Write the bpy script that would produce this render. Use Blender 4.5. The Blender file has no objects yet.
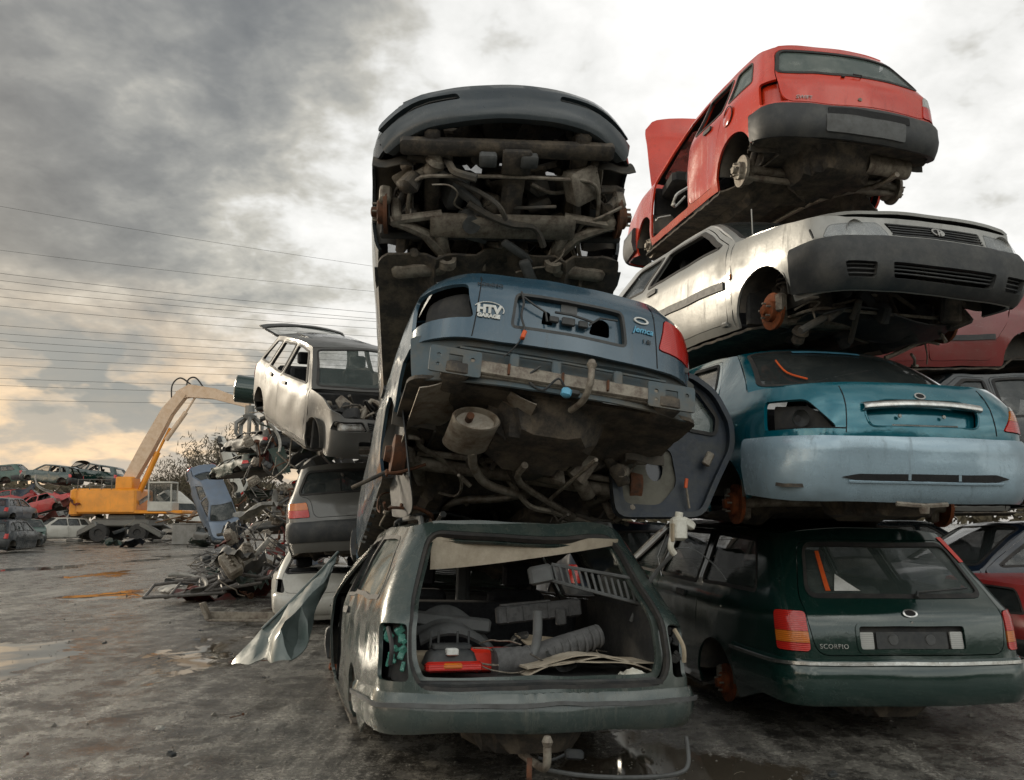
SUN_E = 1.1; SKY_S = 0.66; EXPO = 0.92; BACK_S = 2.2
import bpy, bmesh, math, random
import numpy as np
from mathutils import Vector, Matrix, Euler, noise, geometry
R_ = math.radians
PI = math.pi
scene = bpy.context.scene
COL = scene.collection
random.seed(7)

# ------------------------------------------------------------------ materials
M = {}
def newmat(name):
    m = bpy.data.materials.new(name); m.use_nodes = True
    nt = m.node_tree; nt.nodes.clear()
    out = nt.nodes.new('ShaderNodeOutputMaterial'); b = nt.nodes.new('ShaderNodeBsdfPrincipled')
    nt.links.new(b.outputs[0], out.inputs[0])
    return m, nt, b
def noise_node(nt, scale, detail=6, rough=.6, vec=None, stretch=None):
    tc = nt.nodes.new('ShaderNodeTexCoord')
    src = tc.outputs['Object']
    if stretch:
        mp = nt.nodes.new('ShaderNodeMapping'); mp.inputs['Scale'].default_value = stretch
        nt.links.new(src, mp.inputs[0]); src = mp.outputs[0]
    n = nt.nodes.new('ShaderNodeTexNoise'); n.inputs['Scale'].default_value = scale
    n.inputs['Detail'].default_value = detail; n.inputs['Roughness'].default_value = rough
    nt.links.new(src, n.inputs['Vector'])
    return n.outputs['Fac']
def ramp(nt, fac, a, b, ca=(0,0,0,1), cb=(1,1,1,1)):
    r = nt.nodes.new('ShaderNodeValToRGB'); r.color_ramp.elements[0].position = a; r.color_ramp.elements[1].position = b
    r.color_ramp.elements[0].color = ca; r.color_ramp.elements[1].color = cb
    nt.links.new(fac, r.inputs[0]); return r.outputs[0]
def mth(nt, op, a, b=None):
    m = nt.nodes.new('ShaderNodeMath'); m.operation = op
    for i, v in enumerate((a, b)):
        if v is None: continue
        if isinstance(v, (int, float)): m.inputs[i].default_value = v
        else: nt.links.new(v, m.inputs[i])
    return m.outputs[0]
def mixc(nt, fac, a, b):
    m = nt.nodes.new('ShaderNodeMix'); m.data_type = 'RGBA'
    if isinstance(fac, (int, float)): m.inputs[0].default_value = fac
    else: nt.links.new(fac, m.inputs[0])
    for i, v in ((6, a), (7, b)):
        if isinstance(v, tuple): m.inputs[i].default_value = v if len(v) == 4 else v + (1,)
        else: nt.links.new(v, m.inputs[i])
    return m.outputs[2]
def bump(nt, b, h, strength=.3, dist=.01):
    n = nt.nodes.new('ShaderNodeBump'); n.inputs['Strength'].default_value = strength; n.inputs['Distance'].default_value = dist
    nt.links.new(h, n.inputs['Height']); nt.links.new(n.outputs[0], b.inputs['Normal'])
def paint(name, col, dirt=.5, rough=.28, metal=.0, coat=.6, dcol=(.13,.115,.09)):
    m, nt, b = newmat(name)
    n1 = noise_node(nt, 2.2, 6, .70); n2 = noise_node(nt, 30, 4, .7); n4 = noise_node(nt, 7, 3, .5, stretch=(.25, 3.5, 3.0)); n3 = noise_node(nt, 9, 6, .78, stretch=(1.5, 1.5, .16))
    d = ramp(nt, n1, .46, .80); s = ramp(nt, n3, .54, .74); sp = ramp(nt, n2, .60, .74)
    f = mth(nt, 'MULTIPLY', mth(nt, 'MAXIMUM', mth(nt, 'MAXIMUM', d, s), mth(nt, 'MULTIPLY', sp, .55)), dirt)
    base = mixc(nt, ramp(nt, noise_node(nt, .9, 3), .3, .7), tuple(c*.86 for c in col), tuple(min(1, c*1.12) for c in col))
    scr = mth(nt, 'MULTIPLY', mth(nt, 'MAXIMUM', mth(nt, 'SUBTRACT', 1.0, mth(nt, 'MULTIPLY', mth(nt, 'ABSOLUTE', mth(nt, 'SUBTRACT', n4, .56)), 110)), 0.0), mth(nt, 'MULTIPLY', ramp(nt, n1, .42, .60), .55))
    rs = mth(nt, 'MULTIPLY', ramp(nt, n2, .69, .73), ramp(nt, n1, .5, .6))
    base = mixc(nt, scr, base, tuple(.12+.75*c for c in col))
    base = mixc(nt, mth(nt, 'MULTIPLY', rs, min(1, dirt*1.6)), base, (.10, .042, .02))
    nt.links.new(mixc(nt, f, base, dcol), b.inputs['Base Color'])
    b.inputs['Metallic'].default_value = metal
    nt.links.new(mth(nt, 'ADD', mth(nt, 'MULTIPLY', f, .5), mth(nt, 'ADD', mth(nt, 'MULTIPLY', n2, .16), rough-.08)), b.inputs['Roughness'])
    nt.links.new(mth(nt, 'MULTIPLY', mth(nt, 'SUBTRACT', 1.0, f), coat), b.inputs['Coat Weight'])
    b.inputs['Coat Roughness'].default_value = .12
    bump(nt, b, mth(nt, 'ADD', mth(nt, 'MULTIPLY', n1, 1.5), mth(nt, 'MULTIPLY', n2, .1)), .22, .012)
    M[name] = m; return m
def dull(name, col, col2=None, scale=12, rough=.75, metal=0., bmp=.4, thr=(.42, .66)):
    m, nt, b = newmat(name)
    n1 = noise_node(nt, scale, 6, .74); n2 = noise_node(nt, scale*5, 4, .7)
    col2 = col2 or tuple(c*.5 for c in col)
    nt.links.new(mixc(nt, ramp(nt, n1, *thr), col, col2), b.inputs['Base Color'])
    b.inputs['Metallic'].default_value = metal
    nt.links.new(mth(nt, 'ADD', mth(nt, 'MULTIPLY', n2, .3), rough-.15), b.inputs['Roughness'])
    bump(nt, b, mth(nt, 'ADD', n1, mth(nt, 'MULTIPLY', n2, .4)), bmp, .01)
    M[name] = m; return m
def glass(name, col=(.55,.62,.58), alpha=.35, rough=.05, dirt=.35):
    m, nt, b = newmat(name)
    n1 = noise_node(nt, 3.5, 9, .7)
    f = mth(nt, 'MULTIPLY', ramp(nt, n1, .48, .78), dirt)
    nt.links.new(mixc(nt, f, col, (.30,.29,.25)), b.inputs['Base Color'])
    nt.links.new(mth(nt, 'ADD', mth(nt, 'MULTIPLY', f, .6), rough), b.inputs['Roughness'])
    nt.links.new(mth(nt, 'MINIMUM', mth(nt, 'ADD', f, alpha), 1.0), b.inputs['Alpha'])
    b.inputs['IOR'].default_value = 1.5; b.inputs['Specular IOR Level'].default_value = .9
    M[name] = m; return m
def lens(name, col, rough=.15):
    m, nt, b = newmat(name)
    tc = nt.nodes.new('ShaderNodeTexCoord'); w = nt.nodes.new('ShaderNodeTexWave'); w.inputs['Scale'].default_value = 28
    w.bands_direction = 'Z'
    nt.links.new(tc.outputs['Object'], w.inputs['Vector'])
    nt.links.new(mixc(nt, w.outputs['Fac'], tuple(c*.72 for c in col), col), b.inputs['Base Color'])
    b.inputs['Roughness'].default_value = rough; b.inputs['Coat Weight'].default_value = .8; b.inputs['Coat Roughness'].default_value = .08
    b.inputs['Transmission Weight'].default_value = .15
    bump(nt, b, w.outputs['Fac'], .25, .004)
    M[name] = m; return m
paint('green_grey', (.040,.060,.055), .6, .22, .1, .8, (.15,.145,.12))
paint('dark_green', (.006,.030,.024), .14, .10, .1, 1.0, (.06,.065,.055))
paint('slate_blue', (.034,.082,.122), .32, .20, .15, .8, (.12,.115,.10))
paint('black_paint', (.012,.018,.022), .35, .22, .0, .5, (.07,.075,.07))
paint('red_paint', (.60,.035,.008), .5, .20, .0, .55, (.22,.03,.018))
paint('red_far', (.42,.03,.03), .4, .35, .0, .4)
paint('silver', (.36,.36,.34), .6, .36, .1, .5, (.15,.14,.12))
paint('dusty_silver', (.075,.074,.068), .45, .42, .05, .15, (.09,.085,.075))
paint('dark_slate', (.022,.034,.042), .4, .30, .05, .5, (.08,.085,.08))
dull('crushed_white', (.32,.31,.28), (.12,.11,.095), 4, .6); dull('crushed_red', (.15,.022,.018), (.07,.04,.03), 4, .6); dull('crushed_grey', (.08,.08,.078), (.12,.11,.09), 4, .6)
dull('crushed_blue', (.02,.032,.055), (.07,.065,.055), 4, .6); dull('crushed_black', (.018,.019,.02), (.06,.055,.048), 4, .6); dull('crushed_green', (.02,.05,.038), (.07,.065,.05), 4, .6)
dull('khaki', (.17,.165,.135), (.09,.085,.07), 5, .8)
paint('silver_far', (.11,.109,.10), .6, .32, .1, .5, (.16,.14,.11))
paint('teal', (.001,.135,.185), .12, .09, .35, 1.0, (.05,.10,.11))
paint('light_blue', (.32,.44,.52), .55, .24, .25, .6, (.09,.11,.115))
paint('dark_red', (.20,.022,.020), .4, .3, .0, .6)
paint('dark_blue', (.008,.018,.036), .35, .3, .0, .5)
paint('white_paint', (.50,.49,.44), .6, .35, .0, .4, (.22,.20,.16))
paint('grey_paint', (.13,.13,.12), .5, .3, .1, .5)
paint('blue_grey', (.12,.16,.22), .4, .3, .2, .5)
paint('faded_green', (.055,.11,.09), .5, .35, .1, .5)
paint('pale_green', (.11,.14,.13), 1.0, .3, .1, .6, (.06,.07,.065))
paint('yellow_paint', (.80,.29,.01), .35, .4, .0, .3, (.18,.12,.05))
dull('rubber', (.018,.018,.018), (.045,.04,.035), 8, .7)
dull('plastic', (.028,.031,.033), (.065,.065,.06), 5, .55, 0, .2)
dull('grey_plastic', (.11,.115,.115), (.06,.06,.058), 6, .6, 0, .2)
dull('liner', (.065,.062,.056), (.13,.11,.085), 6, .85)
dull('underseal', (.045,.041,.037), (.16,.13,.095), 7, .85, 0, .8)
dull('underpaint', (.075,.105,.12), (.13,.115,.09), 4, .6, .1, .4)
dull('inner', (.02,.021,.022), (.05,.047,.042), 6, .85)
dull('rust', (.14,.055,.025), (.055,.035,.025), 14, .85, .1, .6)
dull('rust_disc', (.30,.08,.022), (.12,.045,.02), 22, .8, .2, .4)
dull('steel', (.17,.16,.15), (.06,.05,.04), 12, .55, .25, .4)
dull('dirty_metal', (.30,.27,.22), (.12,.09,.07), 14, .6, .3, .6)
dull('exhaust', (.42,.38,.32), (.18,.13,.09), 9, .55, .5, .5)
dull('seat_cloth', (.035,.037,.042), (.02,.02,.022), 30, .95)
dull('seat_grey', (.12,.12,.12), (.07,.07,.07), 25, .95)
dull('card', (.42,.35,.25), (.26,.21,.15), 6, .9)
dull('headliner', (.48,.42,.33), (.33,.28,.21), 5, .95)
dull('white_plastic', (.75,.74,.66), (.45,.42,.34), 7, .5)
dull('orange', (.75,.12,.02), (.6,.08,.02), 10, .5)
dull('bright_red', (.72,.035,.015), (.5,.025,.012), 10, .35)
dull('chrome', (.62,.62,.60), (.35,.33,.30), 10, .22, .9, .05)
dull('alloy', (.5,.5,.48), (.2,.18,.15), 20, .4, .8)
dull('mesh_slot', (.006,.006,.007), (.012,.012,.012), 10, .8)
dull('sticker', (.72,.73,.70), (.5,.5,.46), 8, .5, 0, .05)
dull('sticker_blue', (.12,.42,.62), (.10,.3,.45), 8, .4, 0, .05)
dull('concrete', (.30,.29,.27), (.20,.19,.17), 3, .9)
dull('wood', (.22,.13,.07), (.10,.06,.035), 5, .9)
dull('bark', (.10,.085,.07), (.05,.042,.035), 5, .95)
dull('wire', (.03,.03,.03), (.05,.05,.05), 5, .6)
lens('lens_red', (.75,.03,.02)); lens('lens_amber', (.85,.22,.02)); lens('lens_clear', (.55,.55,.52)); 
glass('glass_clear', (.10,.13,.12), .25, .02); glass('glass_dirty', (.13,.17,.155), .55, .06, .5)
glass('glass_dark', (.05,.06,.06), .45, .04, .25); glass('lamp_glass', (.6,.63,.64), .30, .06, .3)
glass('glass_green', (.10,.42,.33), .5, .2, .3)

# ------------------------------------------------------------------ object helpers
def tag(o, label=None, cat=None, group=None, kind=None):
    if label: o['label'] = label
    if cat: o['category'] = cat
    if group: o['group'] = group
    if kind: o['kind'] = kind
    return o
def empty(name, label, cat, loc=(0,0,0), deg=(0,0,0), group=None):
    o = bpy.data.objects.new(name, None); COL.objects.link(o); o.empty_display_size = .2
    o.location = loc; o.rotation_euler = [R_(a) for a in deg]
    return tag(o, label, cat, group)
def link_mesh(name, me, mats, par):
    o = bpy.data.objects.new(name, me); COL.objects.link(o)
    for m in (mats if isinstance(mats, (list, tuple)) else [mats]): me.materials.append(M[m])
    if par is not None: o.parent = par
    return o
def inside(px, py, poly):
    x = np.array([p[0] for p in poly]); y = np.array([p[1] for p in poly])
    x2 = np.roll(x, -1); y2 = np.roll(y, -1)
    c = ((y[None] > py[:, None]) != (y2[None] > py[:, None]))
    with np.errstate(divide='ignore', invalid='ignore'):
        xi = (x2 - x)[None]*(py[:, None] - y[None])/np.where(y2 == y, 1e-12, y2 - y)[None] + x[None]
    return (np.sum(c & (px[:, None] < xi), axis=1) % 2) == 1
def resamp(poly, step):
    out = []
    for i, a in enumerate(poly):
        b = poly[(i+1) % len(poly)]; d = math.dist(a, b); n = max(1, int(math.ceil(d/step)))
        for k in range(n): out.append((a[0]+(b[0]-a[0])*k/n, a[1]+(b[1]-a[1])*k/n))
    return out
def rp(pts, r, n=4):
    """round the corners of a 2-D polygon"""
    out = []; N = len(pts)
    for i in range(N):
        p = Vector(pts[i][:2]); a = Vector(pts[i-1][:2]); b = Vector(pts[(i+1) % N][:2])
        ri = r[i] if isinstance(r, (list, tuple)) else r
        da, db = a-p, b-p
        k = min(ri, da.length*.48, db.length*.48)
        if k < 1e-4: out.append((p.x, p.y)); continue
        p0 = p+da.normalized()*k; p1 = p+db.normalized()*k
        for j in range(n+1):
            t = j/n; q = p0*(1-t)**2+p*2*t*(1-t)+p1*t*t; out.append((q.x, q.y))
    return out
def area(poly): return sum(a[0]*b[1]-b[0]*a[1] for a, b in zip(poly, poly[1:]+poly[:1]))/2
def grow(poly, d):
    s = 1 if area(poly) > 0 else -1; out = []; N = len(poly)
    for i in range(N):
        a, p, b = poly[i-1], poly[i], poly[(i+1) % N]
        t = Vector((b[0]-a[0], b[1]-a[1]))
        if t.length < 1e-9: out.append(p[:2]); continue
        t.normalize(); out.append((p[0]+t.y*d*s, p[1]-t.x*d*s))
    return out
def rect(u0, u1, v0, v1, r=0): 
    p = [(u0, v0), (u1, v0), (u1, v1), (u0, v1)]
    return rp(p, r) if r else p
def circ(cu, cv, r, n=24, ry=None): return [(cu+r*math.cos(2*PI*i/n), cv+(ry or r)*math.sin(2*PI*i/n)) for i in range(n)]
def panel(name, mats, outer, fn, holes=(), par=None, sgn=1, step=.07, th=.005, off=0., sharp=35, rim=True):
    """2-D outline with holes, triangulated and wrapped on the surface fn(u, v); th metres thick"""
    rng = random.Random(len(outer)*7+int(abs(outer[0][0])*100))
    loops = [resamp(outer, step)]+[resamp(h, step) for h in holes]
    V = []; E = []
    for lp in loops:
        s = len(V); V += [Vector(p) for p in lp]; n = len(lp)
        E += [(s+i, s+(i+1) % n) for i in range(n)]
    us = [p[0] for p in loops[0]]; vs = [p[1] for p in loops[0]]
    nu = int((max(us)-min(us))/step)+1; nv = int((max(vs)-min(vs))/step)+1
    gu, gv = np.meshgrid(min(us)+step*(np.arange(nu)+.5), min(vs)+step*(np.arange(nv)+.5)); gu = gu.ravel(); gv = gv.ravel()
    if len(gu):
        k = inside(gu, gv, loops[0])
        for h in loops[1:]: k &= ~inside(gu, gv, h)
        B = np.array([(p[0], p[1]) for p in V])
        gu = gu[k]; gv = gv[k]
        if len(gu):
            d = np.min((gu[:, None]-B[None, :, 0])**2+(gv[:, None]-B[None, :, 1])**2, axis=1)
            k = d > (step*.45)**2
            for a, b in zip(gu[k], gv[k]): V.append(Vector((a, b)))
    vo, eo, fo, *_ = geometry.delaunay_2d_cdt(V, E, [], 0, 1e-5)
    P2 = np.array([(v.x, v.y) for v in vo]); T = np.array([f for f in fo if len(f) == 3])
    c = P2[T].mean(axis=1)
    k = inside(c[:, 0], c[:, 1], loops[0])
    for h in loops[1:]: k &= ~inside(c[:, 0], c[:, 1], h)
    T = T[k]
    a2 = P2[T]; ar = (a2[:,1,0]-a2[:,0,0])*(a2[:,2,1]-a2[:,0,1])-(a2[:,2,0]-a2[:,0,0])*(a2[:,1,1]-a2[:,0,1])
    T = T[np.abs(ar) > 1e-9]; ar = ar[np.abs(ar) > 1e-9]
    used = np.unique(T); mp = {int(u): i for i, u in enumerate(used)}
    top = []; bot = []; e = .004
    for u_ in used:
        u, v = float(P2[u_][0]), float(P2[u_][1])
        p = fn(u, v); n = (fn(u+e, v)-fn(u-e, v)).cross(fn(u, v+e)-fn(u, v-e))
        n = n.normalized()*sgn if n.length > 1e-12 else Vector((0, 0, 1))
        o = off(u, v) if callable(off) else off
        top.append(p+n*o); bot.append(p+n*(o-th))
    N = len(top); faces = []; mi = []; cnt = {}
    for t, a in zip(T, ar):
        f = [mp[int(i)] for i in t]
        if a < 0: f.reverse()
        if sgn < 0: f.reverse()
        faces.append(f); mi.append(0)
        for i in range(3):
            ed = (f[i], f[(i+1) % 3]); cnt[ed] = cnt.get(ed, 0)+1
    n_in = 1 if isinstance(mats, (list, tuple)) and len(mats) > 1 else 0
    if th:
        faces += [[i+N for i in reversed(f)] for f in faces[:]]; mi += [n_in]*(len(faces)-len(mi))
        if rim:
            for (a, b) in list(cnt):
                if (b, a) not in cnt: faces.append([b, a, a+N, b+N]); mi.append(0)
    me = bpy.data.meshes.new(name)
    me.from_pydata([tuple(p) for p in top+(bot if th else [])], [], faces)
    o = link_mesh(name, me, mats, par)
    me.polygons.foreach_set('material_index', mi); me.polygons.foreach_set('use_smooth', [True]*len(faces))
    me.update(); me.set_sharp_from_angle(angle=R_(sharp))
    return o

class MB:
    """collects boxes, tubes, sheets into one mesh"""
    def __init__(s): s.v = []; s.f = []; s.m = []; s.cur = 0
    def add(s, vs, fs):
        n = len(s.v); s.v += [tuple(v) for v in vs]; s.f += [[i+n for i in f] for f in fs]; s.m += [s.cur]*len(fs); return s
    def box(s, c, size, rot=None, bev=.0, tp=1., jit=0):
        hx, hy, hz = [a/2 for a in size]; c = Vector(c)
        m = Euler([R_(a) for a in rot]).to_matrix() if rot else Matrix.Identity(3)
        if bev <= 0: bev = min(hx, hy, hz)*.14
        b = min(bev, hx*.45, hy*.45, hz*.45)
        vs = []; 
        for k, (z, ins) in enumerate(((-hz, b), (-hz+b, 0), (hz-b, 0), (hz, b))):
            t = tp if z > 0 else 1.
            X, Y = (hx*t-ins), (hy*t-ins)
            for (x, y) in ((-X+b, -Y), (X-b, -Y), (X, -Y+b), (X, Y-b), (X-b, Y), (-X+b, Y), (-X, Y-b), (-X, -Y+b)):
                q = Vector((x, y, z))
                if jit: q += Vector((random.uniform(-jit, jit), random.uniform(-jit, jit), random.uniform(-jit, jit)))
                vs.append(c+m@q)
        fs = [[7, 6, 5, 4, 3, 2, 1, 0], [24+i for i in range(8)]]
        for k in range(3):
            for i in range(8): fs.append([k*8+i, k*8+(i+1) % 8, k*8+8+(i+1) % 8, k*8+8+i])
        return s.add(vs, fs)
    def tube(s, pts, r, seg=10, caps=True, smooth=0):
        pts = [Vector(p) for p in pts]
        if smooth and len(pts) > 2:
            q = []
            for i in range(len(pts)-1):
                p0 = pts[max(i-1, 0)]; p1 = pts[i]; p2 = pts[i+1]; p3 = pts[min(i+2, len(pts)-1)]
                for k in range(smooth):
                    t = k/smooth
                    q.append(.5*((2*p1)+(p2-p0)*t+(2*p0-5*p1+4*p2-p3)*t*t+(-p0+3*p1-3*p2+p3)*t**3))
            q.append(pts[-1]); pts = q
        n = len(pts); rs = r if isinstance(r, (list, tuple)) else None
        vs = []; fs = []; up = Vector((.31, .17, .93))
        for i, p in enumerate(pts):
            d = (pts[min(i+1, n-1)]-pts[max(i-1, 0)]).normalized()
            a = d.cross(up)
            if a.length < .1: a = d.cross(Vector((1, 0, 0)))
            a.normalize(); b = d.cross(a); up = a.cross(d) if a.cross(d).length > .1 else up
            rr = (rs[min(len(rs)-1, int(i*len(rs)/n))] if rs and len(rs) != n else rs[i]) if rs else r
            for k in range(seg):
                t = 2*PI*k/seg; vs.append(p+(a*math.cos(t)+b*math.sin(t))*rr)
        for i in range(n-1):
            for k in range(seg): fs.append([i*seg+k, i*seg+(k+1) % seg, (i+1)*seg+(k+1) % seg, (i+1)*seg+k][::-1])
        if caps: fs += [[k for k in range(seg)], [(n-1)*seg+k for k in range(seg)][::-1]]
        return s.add(vs, fs)
    def cyl(s, p0, p1, r, r1=None, seg=20):
        return s.tube([p0, p1], [r, r1 if r1 is not None else r], seg)
    def lathe(s, prof, origin, axis, seg=28):
        """prof: (distance along axis, radius)"""
        o = Vector(origin); ax = Vector(axis).normalized(); a = ax.orthogonal().normalized(); b = ax.cross(a); vs = []; fs = []
        for (d, r) in prof:
            for k in range(seg):
                t = 2*PI*k/seg; vs.append(o+ax*d+(a*math.cos(t)+b*math.sin(t))*max(r, .0005))
        for i in range(len(prof)-1):
            for k in range(seg): fs.append([i*seg+k, i*seg+(k+1) % seg, (i+1)*seg+(k+1) % seg, (i+1)*seg+k])
        return s.add(vs, fs)
    def sheet(s, fn, nu, nv, th=.004):
        vs = []; fs = []; e = 1e-3
        for j in range(nv+1):
            for i in range(nu+1): vs.append(Vector(fn(i/nu, j/nv)))
        W_ = nu+1; N = len(vs)
        nn = [Vector((0,0,0)) for _ in vs]
        for j in range(nv):
            for i in range(nu):
                q = [j*W_+i, j*W_+i+1, (j+1)*W_+i+1, (j+1)*W_+i]; fs.append(q)
                n = (vs[q[1]]-vs[q[0]]).cross(vs[q[3]]-vs[q[0]])
                for k in q: nn[k] += n
        bot = [v-(n.normalized() if n.length else n)*th for v, n in zip(vs, nn)]
        f2 = fs+[[k+N for k in reversed(q)] for q in fs]
        bd = [j for j in range(nu+1)]+[j*W_+nu for j in range(1, nv+1)]+[nv*W_+i for i in range(nu-1, -1, -1)]+[j*W_ for j in range(nv-1, 0, -1)]
        for a, b in zip(bd, bd[1:]+bd[:1]): f2.append([b, a, a+N, b+N])
        return s.add(vs+bot, f2)
    def build(s, name, mats, par=None, sharp=40, smooth=True):
        me = bpy.data.meshes.new(name); me.from_pydata(s.v, [], s.f)
        o = link_mesh(name, me, mats, par)
        me.polygons.foreach_set('material_index', s.m)
        if smooth:
            me.polygons.foreach_set('use_smooth', [True]*len(s.f)); me.update(); me.set_sharp_from_angle(angle=R_(sharp))
        me.update(); return o
def text(s, size, mat, fnpos, par, name='lettering', depth=.002, bold=.0, spacing=1.0, italic=0.):
    """lettering as solid glyphs; fnpos maps glyph plane (u, v) to the surface point and lifts it"""
    cu = bpy.data.curves.new(name, 'FONT'); cu.body = s; cu.size = size; cu.extrude = depth; cu.align_x = 'CENTER'; cu.align_y = 'CENTER'
    cu.offset = bold; cu.space_character = spacing; cu.shear = italic; cu.resolution_u = 3
    o = bpy.data.objects.new(name, cu); COL.objects.link(o)
    dg = bpy.context.evaluated_depsgraph_get(); me = bpy.data.meshes.new_from_object(o.evaluated_get(dg))
    COL.objects.unlink(o); bpy.data.objects.remove(o); bpy.data.curves.remove(cu)
    for v in me.vertices: v.co = fnpos(v.co.x, v.co.y, v.co.z+depth)
    me.name = name; me.materials.clear()
    return link_mesh(name, me, mat, par)
def spl(tab, x):
    """smooth interpolation through (x, value) pairs"""
    n = len(tab)
    if x <= tab[0][0]: return tab[0][1]
    if x >= tab[-1][0]: return tab[-1][1]
    for i in range(n-1):
        if x <= tab[i+1][0]:
            x0, y0 = tab[i]; x1, y1 = tab[i+1]; t = (x-x0)/(x1-x0)
            d = (y1-y0)/(x1-x0)
            def sl(j):
                if j <= 0 or j >= n-1: return (tab[min(j+1, n-1)][1]-tab[max(j-1, 0)][1])/(tab[min(j+1, n-1)][0]-tab[max(j-1, 0)][0])
                a = (tab[j][1]-tab[j-1][1])/(tab[j][0]-tab[j-1][0]); b = (tab[j+1][1]-tab[j][1])/(tab[j+1][0]-tab[j][0])
                return 0 if a*b <= 0 else 2*a*b/(a+b)
            m0, m1 = sl(i)*(x1-x0), sl(i+1)*(x1-x0)
            return (2*t**3-3*t*t+1)*y0+(t**3-2*t*t+t)*m0+(-2*t**3+3*t*t)*y1+(t**3-t*t)*m1
# ------------------------------------------------------------------ car body surfaces
# car space: x = 0 at the tail, x = L at the nose, y to the car's left, z up from the road
class Body:
    def __init__(s, **k):
        s.Rr = s.Rf = .14; s.br = .06; s.bf = .10; s.tr = .10; s.tf = .10; s.crown = .05; s.dents = .006; s.seed = 1; s.z0 = .24
        s.zw = .28; s.local = []
        s.__dict__.update(k); s.hw = max(v for _, v in s.w)
    def taper(s, x):
        m = s.L/2
        return 1-s.tr*max(0, (m-x)/m)**3-s.tf*max(0, (x-m)/m)**3
    def hwid(s, x, z): return spl(s.w, z)*s.taper(x)
    def _loc(s, a, z, e):
        R, bow, prof = (s.Rr, s.br, s.xr) if e == 'r' else (s.Rf, s.bf, s.xf)
        w = spl(s.w, z); a1 = s.hw-R; k = a1+PI*R/2
        if a < a1: x = 0; y = a*(w-R)/(s.hw-R)
        elif a < k: p = (a-a1)/R; x = R*(1-math.cos(p)); y = w-R+R*math.sin(p)
        else: x = R+(a-k); y = w
        x += bow*(y/w)**2*max(0, 1-x/1.2)
        return x+spl(prof, z), y
    def wrap(s, U, z, e):
        x, y = s._loc(abs(U), z, e)
        if e == 'f': x = s.L-x
        y *= s.taper(x)
        return s.dent(Vector((x, y if U > 0 else -y, z)))
    def dent(s, p):
        q = p*1.7+Vector((s.seed*7.3, 0, 0)); d = s.dents
        n = noise.noise_vector(q)*d*1.6+noise.noise_vector(p*5+Vector((s.seed, 0, 0)))*d*.6
        for (c, r, v) in s.local:
            t = (p-Vector(c)).length/r
            if t < 1: n = n+Vector(v)*(1-t*t)**2
        return p+n
    def R(s, U, z): return s.wrap(U, z, 'r')
    def F(s, U, z): return s.wrap(U, z, 'f')
    def ux(s, x, z, e='r'):
        R = s.Rr if e == 'r' else s.Rf; k = s.hw-R+PI*R/2
        xx = x if e == 'r' else s.L-x
        a = k+xx-R-spl(s.xr if e == 'r' else s.xf, z)
        for _ in range(4):
            lx, _y = s._loc(a, z, e); a = max(0, a+(xx-lx))
        return a
    def uy(s, y, z, e='r'):
        R = s.Rr if e == 'r' else s.Rf; w = spl(s.w, z); a1 = s.hw-R
        xx = spl(s.xr if e == 'r' else s.xf, z); t = s.taper(xx+.05 if e == 'r' else s.L-xx-.05)
        ay = min(abs(y)/t, w*.9999); 
        a = ay*(s.hw-R)/(w-R) if ay < w-R else a1+R*math.asin(min(1, (ay-(w-R))/R))
        return a if y > 0 else -a
    def S(s, pts, e='r', side=1, r=0, closed=True):
        if r: pts = rp(pts, r)
        q = []; n = len(pts)
        for i in range(n if closed else n-1):
            a, b = pts[i], pts[(i+1) % n]; k = max(1, int(math.dist(a, b)/.14))
            q += [(a[0]+(b[0]-a[0])*j/k, a[1]+(b[1]-a[1])*j/k) for j in range(k)]
        if not closed: q.append(pts[-1])
        return [(s.ux(x, z, e)*side, z) for x, z in q]
    def Y(s, pts, e='r'): return [(s.uy(y, z, e), z) for y, z in pts]
    def arc(s, xc, r, e='r', side=1, zc=None, r2=None):
        zc = s.zw if zc is None else zc
        p = [(xc+r*math.cos(a), zc+r*math.sin(a)) for a in np.linspace(0, PI, 18)]
        return s.S([(xc+r, zc-.5)]+p+[(xc-r, zc-.5)], e, side)
    def topz(s, x): return spl(s.top, x)
    def roof(s, x, y):
        h = max(.1, s.hwid(x, s.topz(x)))
        return s.dent(Vector((x, y, s.topz(x)+s.crown*max(0, 1-abs(y/h)**3))))
    def hood(s, x, y):
        z = spl(s.hoodz, x); h = s.hwid(x, z)
        return s.dent(Vector((x, y, z+s.hcrown*max(0, 1-abs(y/h)**4))))
    def deck(s, x, y):
        z = spl(s.deckz, x); h = s.hwid(x, z)
        return s.dent(Vector((x, y, z+s.dcrown*max(0, 1-abs(y/h)**4))))
    def screen(s, which):
        """front or rear screen surface: u across in metres at the base, v from 0 (base) to 1 (top)"""
        xb, zb, xt, zt, bb, bt, cb = s.fs if which == 'f' else s.rs
        hb = s.hwid(xb, zb)
        def fn(u, v):
            q = u/hb; z = zb+(zt-zb)*v; x = xb+(xt-xb)*v
            y = q*s.hwid(x, z); k = max(0, 1-q*q)
            b = bb+(bt-bb)*v
            sg = 1 if which == 'f' else -1
            return s.dent(Vector((x+sg*(b*k+.05*v*(1-v)), y, z+(cb*(1-v)+s.crown*v)*max(0, 1-abs(q)**3)+.02*v*(1-v)*4)))
        return fn, hb

def ring(name, mat, poly, fn, par, sgn=1, w=.012, off=.004, th=.012, step=.07, inner=None):
    return panel(name, mat, grow(poly, w), fn, [grow(poly, -(w if inner is None else inner))], par, sgn, step, th, off)

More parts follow.
